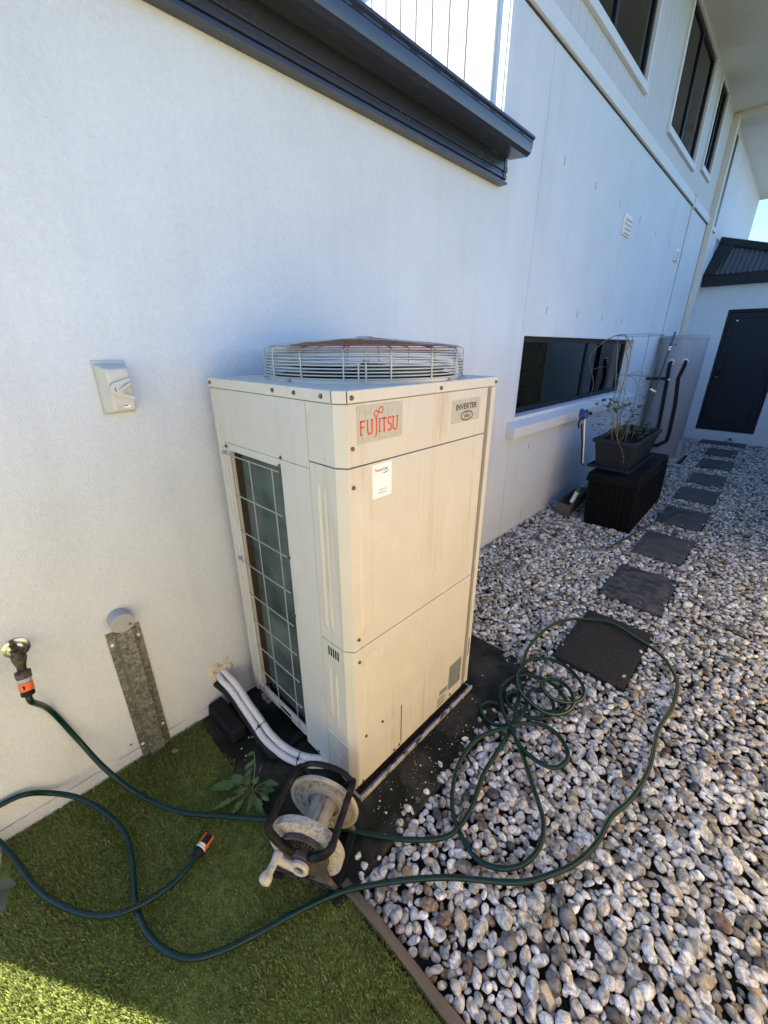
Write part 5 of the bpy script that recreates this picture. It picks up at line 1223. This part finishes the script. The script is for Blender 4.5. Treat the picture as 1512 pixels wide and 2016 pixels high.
# ================================================================== WEEDS, LITTER, SMALL THINGS
def leaf_mb(L, W, lobes, seed, cup=0.12, th=0.0006):
    """lobed leaf along +X, thin closed sheet"""
    r = np.random.default_rng(seed); n = 14; up = []; dn = []
    for i in range(n+1):
        t = i/n; w = W*(math.sin(PI*min(1, t**0.75))**0.8)*(1-0.62*lobes*abs(math.sin(PI*t*3.6))) + 0.0008
        up.append((L*t, w*(1+r.normal(0, 0.06)))); dn.append((L*t, -w*(1+r.normal(0, 0.06))))
    v = []
    for i in range(n+1):
        t = i/n; z = cup*L*(t-t*t*1.25); zz = 0.10*W
        v += [(up[i][0], up[i][1], z+zz), (L*t, 0, z), (dn[i][0], dn[i][1], z+zz)]
    k = len(v); v += [(a, b, c-th) for a, b, c in v]; fs = []
    for i in range(n):
        for j in (0, 1):
            a, b, c, d = 3*i+j, 3*i+j+1, 3*i+4+j, 3*i+3+j; fs += [(a, b, c, d), (k+d, k+c, k+b, k+a)]
    return MB().add(v, fs)
def place(mb, pos, az, el, roll=0):
    return mb.xf(Matrix.Translation(Vector(pos)) @ Matrix.Rotation(az, 4, 'Z') @ Matrix.Rotation(-el, 4, 'Y') @ Matrix.Rotation(roll, 4, 'X'))
wc_ = at(497, 1560, 2, 0.0); WC = Vector(wc_)
weed = empty('weed', 'broad leaved green weed rosette growing between turf and slab', 'weed', loc=tuple(WC))
tips = [(425, 1540, 0.035, 0.030, .25), (455, 1530, 0.045, 0.028, .3), (465, 1560, 0.03, 0.022, .3), (420, 1598, 0.02, 0.017, .8), (455, 1605, 0.018, 0.018, .7), (520, 1600, 0.02, 0.02, .7), (540, 1557, 0.03, 0.024, .6), (550, 1530, 0.05, 0.022, .5), (505, 1533, 0.06, 0.012, .1), (510, 1590, 0.012, 0.016, .7), (485, 1535, 0.05, 0.013, .5), (535, 1575, 0.03, 0.02, .6)]
for k, (px, py, z, w_, lob) in enumerate(tips):
    P = Vector(at(px, py, 2, z)); d = P-WC; L = d.length; az = math.atan2(d.y, d.x)
    b0 = WC+Vector((0, 0, 0.006)); st = b0+(P-b0)*0.45+Vector((0, 0, 0.012))
    lf = place(leaf_mb(L*random.uniform(0.45, 0.62), w_*0.8, lob, k, random.uniform(0.05, 0.3)), st, az+random.gauss(0, 0.22), math.atan2(P.z-st.z, (P-st).to_2d().length)-0.05, random.uniform(-0.3, 0.3)).build('leaf', 'weed', weed, smooth=180)
    MB().tube(catmull([b0, b0+(st-b0)*0.5+Vector((0, 0, 0.008)), st, st+(P-st)*0.5], 0.01), 0.0016, 6).build('leaf_stalk', 'weed_stem', weed, smooth=60)
for k in range(14):
    a = random.uniform(0, 2*PI); rr = random.uniform(0.02, 0.085)
    place(leaf_mb(random.uniform(0.018, 0.045), random.uniform(0.006, 0.014), random.uniform(0.3, 0.9), 130+k, 0.25), WC+Vector((rr*math.cos(a), rr*math.sin(a), random.uniform(0.008, 0.04))), a+random.gauss(0, 0.5), random.uniform(-0.35, 0.3), random.uniform(-0.6, 0.6)).build('leaf', 'weed', weed, smooth=180)
stem = [WC+Vector((0, 0, 0)), Vector(at(500, 1530, 2, 0.06)), Vector(at(502, 1505, 2, 0.10)), Vector(at(500, 1480, 2, 0.15))]
MB().tube(catmull(stem, 0.008), 0.0018, 6).build('stem', 'weed_stem', weed, smooth=60)
for k, (px, py, z, dx) in enumerate(((500, 1482, 0.15, 0.3), (496, 1500, 0.11, 2.6), (497, 1512, 0.09, 2.9), (506, 1535, 0.05, 0.4), (503, 1495, 0.12, 2.8))):
    place(leaf_mb(0.036, 0.0085, 0.1, 40+k), at(px, py, 2, z), R(-140)+dx*0.3, R(-25)).build('leaf', 'weed', weed, smooth=180)
# plant at the left edge by the white step
gw = empty('corner_weed', 'grey green leafy weed drooping over the white step', 'weed', loc=(0.14, -0.36, 0.0))
for k, (px, py, z, az) in enumerate(((2, 1748, 0.06, 0.5), (8, 1762, 0.04, 0.1), (-4, 1775, 0.04, -0.2), (0, 1790, 0.03, -0.5), (4, 1742, 0.07, 0.9))):
    place(leaf_mb(0.06, 0.018, 0.35, 70+k), at(px-14, py, 2, z), az, R(-18)).build('leaf', 'weed_grey', gw, smooth=180)
MB().tube([(0.13, -0.40, 0.0), (0.12, -0.37, 0.04), (0.13, -0.35, 0.07)], 0.003, 6).build('stem', 'weed_stem', gw)
st_ = MB().hexa([(0.0, -1.2, -0.1), (0.155, -1.2, -0.1), (0.155, -0.315, -0.1), (0.0, -0.295, -0.1)], [(0.0, -1.2, 0.045), (0.140, -1.2, 0.035), (0.125, -0.322, 0.035), (0.0, -0.297, 0.045)])
tag(st_.build('door_step', 'white_plastic', bevel=0.014, seg=3), 'white rounded step block at the foot of the wall beyond the tap', 'step')
# flakes scattered on the damp slab
fl = MB(); r_ = np.random.default_rng(17)
for (px, py) in [(748, 1577), (770, 1554), (822, 1553), (838, 1540), (850, 1520), (858, 1503), (885, 1515), (865, 1475), (890, 1465), (905, 1470), (868, 1520), (800, 1575), (760, 1600), (745, 1592), (812, 1570), (912, 1440), (932, 1432), (918, 1428), (912, 1374), (950, 1330), (930, 1376), (937, 1382), (845, 1560), (790, 1590), (476, 1474), (490, 1452), (497, 1451), (484, 1488), (483, 1496), (462, 1496), (505, 1462), (846, 1492), (828, 1507)]:
    p = at(px, py, 2, 0.001); s = r_.uniform(0.0016, 0.0048); fl.ball((p[0], p[1], 0.0015), (s*r_.uniform(0.8, 1.4), s, s*0.5), 7, 5)
for k in range(150):
    x, y = r_.uniform(0.84, 1.02), r_.uniform(0.72, 1.35); s = r_.uniform(0.0006, 0.0018); fl.ball((x, y, 0.0005), (s, s, s*0.6), 5, 4)
tag(fl.build('foam_flakes', 'foam', pad, smooth=180), kind='stuff')
# dry leaf bits on the pebbles and specks on the turf
r_ = np.random.default_rng(23); lt = MB()
for k in range(70):
    x, y = r_.uniform(1.08, 2.2), r_.uniform(0.55, 3.2)
    lt.add(place(leaf_mb(r_.uniform(0.008, 0.022), r_.uniform(0.002, 0.005), 0.2, 500+k, 0.4, 0.0005), (x, y, r_.uniform(-0.004, 0.010)), r_.uniform(0, 6.3), r_.uniform(-0.5, 0.5), r_.uniform(-1, 1)).v, leaf_mb(0.01, 0.003, 0.2, 500+k).f)
tag(lt.build('leaf_litter', 'dead_leaf', gravel, smooth=180), kind='stuff')
lt = MB()
for k in range(45):
    x, y = r_.uniform(0.05, 1.4), r_.uniform(-0.6, 0.42)
    lt.add(place(leaf_mb(r_.uniform(0.004, 0.011), r_.uniform(0.0012, 0.003), 0.2, 600+k, 0.4, 0.0005), (x, y, 0.010), r_.uniform(0, 6.3), r_.uniform(-0.5, 0.5), r_.uniform(-1, 1)).v, leaf_mb(0.01, 0.003, 0.2, 600+k).f)
tag(lt.build('turf_litter', 'dead_leaf', lawn, smooth=180), kind='stuff')
# dead leaves and odd stones
for k, (px, py, s, lab) in enumerate(((339, 1478, 0.020, 'curled dry brown leaf on turf at the foot of the pipe guard'), (437, 1440, 0.026, 'dry brown leaf lying beside the black pipe cover'))):
    o = place(leaf_mb(s*1.6, s*0.42, 0.1, 90+k, 0.35, 0.0008), at(px, py, 2, 0.012), 0.6+k, 0.2, 0.7).build('fallen_leaf', 'dead_leaf', smooth=180); tag(o, lab, 'leaf')
p = at(566, 1812, 2, 0.0); o = MB().ball((p[0], p[1], 0.012), (0.017, 0.014, 0.012), 10, 7).build('loose_stone', 'stone', smooth=180); tag(o, 'small dark stone lying on the turf beside the hose', 'stone')
for k in range(14):
    px, py = ((900, 1350), (905, 1388), (760, 1550))[k % 3]
    pass
# pale wall scuffs: rust coloured drill hole by the guard
p = at(257, 1465, 0, 0.0); o = MB().cyl((0.0, p[1], p[2]-0.006), (0.012, p[1]+0.001, p[2]+0.004), 0.0035, n=8).build('wall_plug', 'screw'); tag(o, 'small rusty fixing stub in the wall beside the galvanised pipe guard', 'fixing')

# ================================================================== WATER HEATER
hw = empty('water_heater', 'tall pale grey cylindrical water heater with black lagged pipes against the wall', 'water heater', loc=(0.32, 8.0, 0))
HX, HY, HRr = 0.305, 8.02, 0.300
MB().lathe([(HRr*0.97, 0.02), (HRr, 0.035), (HRr, 1.79), (HRr+0.008, 1.795), (HRr+0.008, 1.815), (HRr-0.01, 1.835), (0.10, 1.85), (0.0, 1.85)], (HX, HY, 0), (0, 0, 1), 56).build('tank', 'tank', hw, smooth=35)
MB().box(HX-0.3, HX+0.36, HY-0.36, HY+0.36, -0.05, 0.022).build('plinth', 'concrete', hw, bevel=0.006)
def onTank(px, z):     # point on the tank skin facing the camera
    best = None
    for a in np.linspace(-PI, 0.6, 400):
        q = np.array([HX+HRr*math.cos(a), HY+HRr*math.sin(a), z]); r = q-CAM; X = 756+FPX*(r@_rt)/(r@_fw)
        if math.cos(a)*(CAM[0]-HX)+math.sin(a)*(CAM[1]-HY) > 0 and (best is None or abs(X-px) < best[0]): best = (abs(X-px), a)
    return best[1]
def tp_(px, z, off=0.03):
    a = onTank(px, z); return (HX+(HRr+off)*math.cos(a), HY+(HRr+off)*math.sin(a), z)
pa = [tp_(1322, 1.47, -0.02), tp_(1322, 1.47, 0.035), tp_(1319, 1.40), tp_(1315, 1.22), tp_(1302, 0.70), tp_(1293, 0.35)]
MB().tube(pa, 0.024, 12).build('lagged_pipe', 'lagging', hw, smooth=60)
pb = [tp_(1349, 1.485, -0.02), tp_(1349, 1.485, 0.035), tp_(1345, 1.40), tp_(1335, 1.25), tp_(1328, 0.85), tp_(1316, 0.42), tp_(1311, 0.30)]
MB().tube(pb, 0.024, 12).build('lagged_pipe', 'lagging', hw, smooth=60)
q = tp_(1313, 1.235); MB().tube([q, (q[0]-0.12, q[1]-0.12, 1.235), (0.0, 7.62, 1.225)], 0.020, 10).build('lagged_pipe', 'lagging', hw, smooth=60)
q = tp_(1311, 0.30); MB().tube([q, tp_(1293, 0.22, 0.05), (0.06, 7.62, 0.20)], 0.026, 10).build('lagged_pipe', 'lagging', hw, smooth=60)
for px, z in ((1322, 1.47), (1349, 1.485)):
    a = onTank(px, z); c_ = Vector((math.cos(a), math.sin(a), 0)); P = Vector((HX, HY, z))+c_*HRr
    MB().cyl(P-c_*0.005, P+c_*0.006, 0.042, n=20).build('pipe_collar', 'white_plastic', hw, smooth=40); MB().cyl(P+c_*0.055, P+c_*0.066, 0.013, n=12).build('pipe_end', 'brass', hw)
a = onTank(1323, 1.74)
nm = MB(); 
for (d0, d1, z0, z1) in ((-0.035, -0.012, 1.705, 1.735), (-0.005, 0.075, 1.705, 1.728)):
    v = [];
    for z in (z0, z1):
        for t in (d0, d1): v.append((HX+(HRr+0.002)*math.cos(a+t/HRr), HY+(HRr+0.002)*math.sin(a+t/HRr), z))
    nm.add(v, [(0, 1, 3, 2)])
nm.build('maker_label', 'blue', hw)
q = tp_(1319, 1.222, 0.055); MB().ball(q, 0.016, 10, 8).build('valve_cap', 'sticker', hw, smooth=180)
a = R(-8); MB().hexa([(HX+HRr-0.02, HY-0.08, 0.02), (HX+HRr+0.05, HY-0.08, 0.02), (HX+HRr+0.05, HY+0.08, 0.02), (HX+HRr-0.02, HY+0.08, 0.02)], [(HX+HRr-0.02, HY-0.08, 0.30), (HX+HRr+0.045, HY-0.08, 0.30), (HX+HRr+0.045, HY+0.08, 0.30), (HX+HRr-0.02, HY+0.08, 0.30)]).build('element_cover', 'tank', hw, bevel=0.006)

# ================================================================== STORAGE BOX, PLANTER, TOOLS
sb = empty('storage_box', 'black plastic storage box with ribbed sides standing on the pebbles', 'storage box', loc=(0.65, 4.9, 0))
BX0, BX1, BY0, BY1, BZ = 0.405, 0.885, 4.235, 5.62, 0.53
bt_ = [(0.455, BY0+0.02, -0.02), (0.885, BY0+0.03, -0.02), (0.865, BY1-0.06, -0.02), (0.455, BY1-0.06, -0.02)]
tt_ = [(BX0+0.02, BY0+0.02, 0.44), (BX1-0.01, BY0+0.02, 0.44), (BX1-0.035, BY1-0.02, 0.44), (BX0+0.02, BY1-0.02, 0.44)]
MB().hexa(bt_, tt_).build('bin', 'box_plastic', sb, bevel=0.012, seg=3)
ld = MB().hexa([(BX0, BY0, 0.435), (BX1, BY0, 0.435), (BX1-0.03, BY1, 0.435), (BX0, BY1, 0.435)], [(BX0+0.012, BY0+0.012, BZ), (BX1-0.012, BY0+0.012, BZ), (BX1-0.042, BY1-0.012, BZ), (BX0+0.012, BY1-0.012, BZ)]).build('box_lid', 'box_plastic', sb, bevel=0.014, seg=3)
for k in range(9):
    t = (k+0.5)/9; xb = bt_[0][0]+(bt_[1][0]-bt_[0][0])*t; xt = tt_[0][0]+(tt_[1][0]-tt_[0][0])*t
    MB().hexa([(xb-0.012, BY0+0.012, 0.02), (xb+0.012, BY0+0.012, 0.02), (xb+0.012, BY0+0.04, 0.02), (xb-0.012, BY0+0.04, 0.02)], [(xt-0.012, BY0+0.012, 0.42), (xt+0.012, BY0+0.012, 0.42), (xt+0.012, BY0+0.04, 0.42), (xt-0.012, BY0+0.04, 0.42)]).build('side_rib', 'box_plastic', sb, bevel=0.003)
for k in range(22):
    t = (k+0.5)/22; yb = bt_[1][1]+(bt_[2][1]-bt_[1][1])*t; yt = tt_[1][1]+(tt_[2][1]-tt_[1][1])*t; xb = bt_[1][0]+(bt_[2][0]-bt_[1][0])*t; xt = tt_[1][0]+(tt_[2][0]-tt_[1][0])*t
    MB().hexa([(xb-0.02, yb-0.014, 0.02), (xb+0.008, yb-0.014, 0.02), (xb+0.008, yb+0.014, 0.02), (xb-0.02, yb+0.014, 0.02)], [(xt-0.02, yt-0.014, 0.42), (xt+0.008, yt-0.014, 0.42), (xt+0.008, yt+0.014, 0.42), (xt-0.02, yt+0.014, 0.42)]).build('side_rib', 'box_plastic', sb, bevel=0.003)
MB().box(BX1-0.03, BX1-0.004, 4.75, 5.0, 0.455, 0.475).build('lid_grip', 'black_rubber', ld)
# saucer tray
ty = MB(); o_ = [(0.335, 4.42), (0.745, 4.40), (0.742, 5.36), (0.335, 5.36)]; i_ = [(0.352, 4.437), (0.728, 4.417), (0.725, 5.343), (0.352, 5.343)]
zb, zt = BZ+0.002, BZ+0.026
v = [(a, b, zb) for a, b in o_]+[(a, b, zt) for a, b in o_]+[(a, b, zt) for a, b in i_]+[(a, b, zb+0.006) for a, b in i_]
fs = [(3, 2, 1, 0), (12, 13, 14, 15)]+[(i, (i+1) % 4, 4+(i+1) % 4, 4+i) for i in range(4)]+[(4+i, 4+(i+1) % 4, 8+(i+1) % 4, 8+i) for i in range(4)]+[(8+i, 8+(i+1) % 4, 12+(i+1) % 4, 12+i) for i in range(4)]
tag(ty.add(v, fs).build('saucer_tray', 'planter', bevel=0.004), 'dark rectangular saucer tray under the planter on the storage box', 'tray')
# tapered trough planter
def trough(name, m, bot, top, z0, z1, rim, th, label, cat, soil=None):
    r = empty(name, label, cat, loc=(sum(p[0] for p in bot)/4, sum(p[1] for p in bot)/4, z0))
    def inset(q, d):
        cx_ = sum(p[0] for p in q)/4; cy_ = sum(p[1] for p in q)/4
        return [(p[0]+(d if p[0] < cx_ else -d), p[1]+(d if p[1] < cy_ else -d)) for p in q]
    ti = inset(top, th); bi_ = inset(bot, th)
    v = [(a, b, z0) for a, b in bot]+[(a, b, z1) for a, b in top]+[(a, b, z1) for a, b in ti]+[(a, b, z0+th) for a, b in bi_]
    fs = [(3, 2, 1, 0), (12, 13, 14, 15)]+[(4*k+i, 4*k+(i+1) % 4, 4*k+4+(i+1) % 4, 4*k+4+i) for k in range(3) for i in range(4)]
    MB().add(v, fs).build('trough', m, r, bevel=0.008)
    if rim:
        ro = inset(top, -rim); rl = [(a, b, z1-0.035) for a, b in ro]+[(a, b, z1+0.004) for a, b in ro]+[(a, b, z1+0.004) for a, b in inset(top, th*0.6)]+[(a, b, z1-0.035) for a, b in inset(top, -0.001)]
        MB().add(rl, [(4*k+i, 4*k+(i+1) % 4, 4*((k+1) % 4)+(i+1) % 4, 4*((k+1) % 4)+i) for k in range(4) for i in range(4)]).build('rim', m, r, bevel=0.005)
        g2 = [(a+(b_[0]-a)*0.70, c+(b_[1]-c)*0.70) for (a, c), b_ in zip(bot, top)]; g2 = inset(g2, -0.003)
        g3 = inset(g2, 0.003); zz = z0+(z1-z0)*0.70
        MB().add([(a, b, zz) for a, b in g2]+[(a, b, zz+0.010) for a, b in g2]+[(a, b, zz+0.012) for a, b in g3]+[(a, b, zz-0.004) for a, b in g3], [(4*k+i, 4*k+(i+1) % 4, 4*((k+1) % 4)+(i+1) % 4, 4*((k+1) % 4)+i) for k in range(4) for i in range(4)]).build('band', m, r)
    if soil:
        s = inset(top, th*1.2); MB().add([(a, b, soil) for a, b in s], [(0, 1, 2, 3)]).build('potting_soil', 'potting', r)
    return r
PB = [(0.405, 4.47), (0.70, 4.45), (0.695, 5.31), (0.405, 5.31)]; PT = [(0.375, 4.385), (0.745, 4.365), (0.74, 5.38), (0.375, 5.38)]
trough('planter', 'planter', PB, PT, BZ+0.009, BZ+0.305, 0.016, 0.012, 'dark grey trough planter standing in a tray on the storage box', 'planter', BZ+0.27)
trough('small_trough', 'planter_old', [(0.175, 4.29), (0.29, 4.27), (0.235, 4.93), (0.145, 4.93)], [(0.148, 4.255), (0.315, 4.235), (0.245, 4.97), (0.118, 4.97)], -0.012, 0.135, 0.0, 0.008, 'small faded grey trough lying on the pebbles beside the storage box', 'trough')
# bottle in the small trough
b0 = Vector(at(1124, 990, 1, 4.40)); b1 = Vector(at(1137, 968, 1, 4.46)); b0.z = max(b0.z, 0.02); bd_ = (b1-b0).normalized()
bo = MB().lathe([(0.016, 0.0), (0.021, 0.004), (0.021, 0.095), (0.025, 0.12), (0.025, 0.13)], b0, bd_, 20).build('spray_bottle', 'sticker', smooth=35); tag(bo, 'white bottle with green cap standing in the small grey trough', 'bottle')
MB().lathe([(0.0265, 0.128), (0.0275, 0.135), (0.026, 0.185), (0.02, 0.19)], b0, bd_, 20).build('cap', 'green_cap', bo, smooth=35)
# brush on a pole leaning on the wall side
bh = empty('pole_brush', 'blue headed brush on a pale pole leaning beside the planter', 'brush', loc=(0.32, 4.42, BZ))
f0 = Vector((0.30, 4.40, BZ+0.03)); f1 = Vector(at(1151, 822, 1, 4.32))
MB().tube([f0, f0+(f1-f0)*0.97], 0.0125, 10).build('pole', 'alu', bh, smooth=60)
MB().tube([f0+Vector((0.02, -0.012, -0.01)), f0+Vector((-0.01, -0.014, 0.0)), f0+(f1-f0)*0.45+Vector((-0.008, -0.016, 0)), f1+Vector((-0.012, -0.018, -0.06))], 0.007, 8).build('pole_strip', 'black', bh, smooth=60)
MB().tube(catmull([f1+Vector((-0.03, -0.01, -0.11)), f1+Vector((-0.045, -0.012, -0.06)), f1+Vector((-0.03, -0.01, -0.02)), f1+Vector((0.0, -0.01, -0.01))], 0.01), 0.009, 8).build('hinge', 'black', bh, smooth=60)
hb = MB().box(-0.05, 0.028, -0.025, 0.025, -0.01, 0.055).xf(Matrix.Translation(f1+Vector((0, 0, 0.0))) @ Matrix.Rotation(R(-14), 4, 'Y')).build('brush_head', 'blue_brush', bh, bevel=0.016, seg=3)
for k in range(26):
    a = (random.uniform(-0.05, 0.03), random.uniform(-0.025, 0.025)); MB().tube([f1+Vector((a[0]*0.85, a[1]*0.85, 0.04)), f1+Vector((a[0]*1.1, a[1]*1.2, 0.07+random.uniform(-0.01, 0.012)))], 0.004, 4).build('bristle_tuft', 'blue_brush', hb)
MB().box(0.03, 0.06, -0.012, 0.012, 0.03, 0.06).xf(Matrix.Translation(f1)).build('clip', 'black', bh, bevel=0.004)
# wire tomato frame in the planter
tr = empty('plant_support', 'thin green wire plant support with rings standing in the planter', 'plant support', loc=(0.5, 4.7, BZ+0.27))
ZT = BZ+0.27
topc = [Vector(at(x, y, 1, yy)) for (x, y, yy) in ((1217, 661, 4.52), (1279, 657, 4.62), (1307, 660, 4.95), (1246, 662, 5.0))]
midc = [Vector(at(x, y, 1, yy)) for (x, y, yy) in ((1213, 738, 4.52), (1262, 738, 4.60), (1282, 742, 4.93), (1235, 738, 4.98))]
botc = [Vector((0.47, 4.60, ZT)), Vector((0.60, 4.60, ZT)), Vector((0.60, 4.82, ZT)), Vector((0.47, 4.82, ZT))]
for a, b_, c_ in zip(topc, midc, botc): MB().tube(catmull([a, b_, c_], 0.05), 0.003, 6).build('support_wire', 'trellis', tr, smooth=60)
for cc in (topc, midc): MB().tube(catmull(cc, 0.03, closed=True), 0.0028, 6, closed=True).build('support_ring', 'trellis', tr, smooth=60)
s0 = Vector((0.635, 4.95, ZT)); s1 = Vector(at(1330, 653, 1, 5.0))
sk_ = MB().tube([s0, s0+(s1-s0)*0.5, s1], 0.0085, 8).build('garden_stake', 'stake_green', smooth=60); tag(sk_, 'straight dark green garden stake leaning out of the planter', 'stake')
for t, rr in ((0.86, 0.0105), (0.84, 0.0105)):
    MB().cyl(s0+(s1-s0)*t, s0+(s1-s0)*(t+0.012), rr, n=10).build('stake_band', 'sticker', sk_)
q = s0+(s1-s0)*0.46; MB().box(-0.045, 0.012, -0.008, 0.008, -0.007, 0.007).xf(Matrix.Translation(q) @ Matrix.Rotation(R(25), 4, 'Y')).build('plant_tag', 'sticker', sk_)
# the straggly plant
pl_ = empty('potted_plant', 'straggly half dry shrub with sparse small leaves growing in the planter', 'plant', loc=(0.55, 4.75, ZT))
def stemline(pp, r, name='branch', m='twig'):
    sp = catmull([Vector(p) for p in pp], 0.02); MB().tube(sp, [r*(1-0.5*i/len(sp)) for i in range(len(sp))], 6).build(name, m, pl_, smooth=60); return sp
def pxl(pts, y): return [at(a, b, 1, y) for a, b in pts]
base = (0.52, 4.62, ZT)
stemline([base]+pxl([(1216, 805), (1226, 760), (1236, 715), (1232, 690), (1240, 680), (1238, 670), (1231, 658)], 4.62), 0.0055)
stemline([base]+pxl([(1207, 820), (1213, 790), (1222, 765), (1215, 745), (1213, 725)], 4.6), 0.0045)
stemline(pxl([(1231, 659), (1215, 660), (1197, 668), (1180, 680), (1165, 695), (1161, 715), (1165, 735), (1168, 750), (1167, 765), (1162, 780), (1159, 786)], 4.6), 0.0042)
stemline(pxl([(1165, 727), (1175, 725), (1186, 722), (1192, 722)], 4.6), 0.003)
stemline(pxl([(1222, 752), (1208, 740), (1203, 748), (1200, 765)], 4.62), 0.0028)
stemline(pxl([(1235, 740), (1250, 733), (1262, 732), (1275, 738), (1282, 746)], 4.7), 0.003)
stemline(pxl([(1235, 740), (1248, 745), (1255, 760), (1262, 762), (1280, 763)], 4.7), 0.003)
stemline([base]+pxl([(1222, 810), (1238, 795), (1232, 775), (1225, 760)], 4.65), 0.004)
stemline([(0.50, 4.55, ZT)]+pxl([(1203, 815), (1190, 798), (1178, 790), (1162, 788)], 4.5), 0.003)
stemline([(0.62, 4.42, ZT+0.02)]+pxl([(1215, 865), (1224, 885), (1228, 905), (1226, 915)], 4.36), 0.0028)
stemline(pxl([(1230, 660), (1238, 675), (1243, 690)], 4.62), 0.003)
for (q0, q1, q2) in (((1190, 862), (1172, 850), (1164, 838)), ((1196, 858), (1180, 842), (1175, 830)), ((1200, 855), (1192, 838), (1189, 822)), ((1204, 852), (1200, 838), (1203, 826)), ((1222, 845), (1222, 825), (1224, 806))):
    stemline(pxl([q0, q1, q2], 4.42), 0.0022)
for k in range(9):
    a = random.uniform(0, 2*PI); stemline([(0.55, 4.7+random.uniform(-0.1, 0.2), ZT), (0.55+0.05*math.cos(a), 4.7+0.08*math.sin(a), ZT+0.15), (0.55+0.12*math.cos(a), 4.72+0.2*math.sin(a), ZT+random.uniform(0.2, 0.35))], 0.003, 'branch', 'weed_stem')
small = [leaf_mb(0.042, 0.013, 0.1, 200+k, 0.2).mesh('leaf') for k in range(3)]; big = [leaf_mb(0.075, 0.028, 0.4, 210+k, 0.2).mesh('leaf') for k in range(3)]; dry = [leaf_mb(0.035, 0.009, 0.3, 220+k, 0.5).mesh('leaf') for k in range(2)]
for ms, mm_ in ((small, 'leaf_far'), (big, 'leaf_far'), (dry, 'leaf_dry')):
    for me in ms:
        me.materials.append(M[mm_]); me.polygons.foreach_set('use_smooth', [True]*len(me.polygons))
def lf(me, p, sc=1.0):
    o = bpy.data.objects.new('leaf', me); C.objects.link(o); o.parent = pl_
    o.matrix_parent_inverse = Matrix.Translation(-pl_.location); o.location = p; o.rotation_euler = (random.uniform(-0.7, 0.7), random.uniform(-0.9, 0.5), random.uniform(0, 2*PI)); o.scale = (sc, sc, sc)
for (px, py, n, sp, yv) in ((1190, 797, 9, 9, 4.5), (1200, 787, 9, 10, 4.55), (1215, 800, 9, 12, 4.6), (1205, 812, 8, 10, 4.55), (1245, 815, 9, 10, 4.7), (1262, 805, 7, 8, 4.75), (1195, 770, 3, 4, 4.55), (1235, 805, 8, 12, 4.65), (1260, 782, 2, 4, 4.7), (1222, 780, 4, 8, 4.6)):
    for k in range(n): lf(random.choice(small), at(px+random.gauss(0, sp*0.8), py+random.gauss(0, sp*0.7), 1, yv+random.uniform(-0.06, 0.08)), random.uniform(0.7, 1.2))
for k in range(60): lf(random.choice(big), (random.uniform(0.44, 0.71), random.uniform(4.68, 5.25), ZT+random.uniform(0.01, 0.11)), random.uniform(0.6, 1.1))
for (px, py, n) in ((1165, 845, 4), (1176, 838, 4), (1190, 830, 6), (1186, 850, 4), (1228, 905, 5), (1222, 812, 5), (1200, 840, 4)):
    for k in range(n): lf(random.choice(dry), at(px+random.gauss(0, 3), py+random.gauss(0, 6), 1, 4.42 if px < 1200 else 4.36), random.uniform(0.6, 1.1))
# rod lying on the stones
r0 = Vector(at(1195, 1080, 2, 0.03)); r1 = Vector(at(1334, 1005, 2, 0.035))
tag(MB().tube([r0, (r0+r1)/2+Vector((0, 0, 0.004)), r1], 0.008, 8).build('garden_rod', 'stake_green', smooth=60), 'thin dark rod lying on pebbles and slab beside the storage box', 'rod')
# tuft by the door
dt = empty('door_weed', 'small green weed sprouting at the step below the dark door', 'weed', loc=(1.0, 10.0, 0.0))
for k in range(9):
    place(leaf_mb(0.10, 0.016, 0.1, 300+k, 0.3), at(1436, 869, 2, 0.01), k*0.7, R(random.uniform(15, 55))).build('leaf', 'weed', dt, smooth=180)
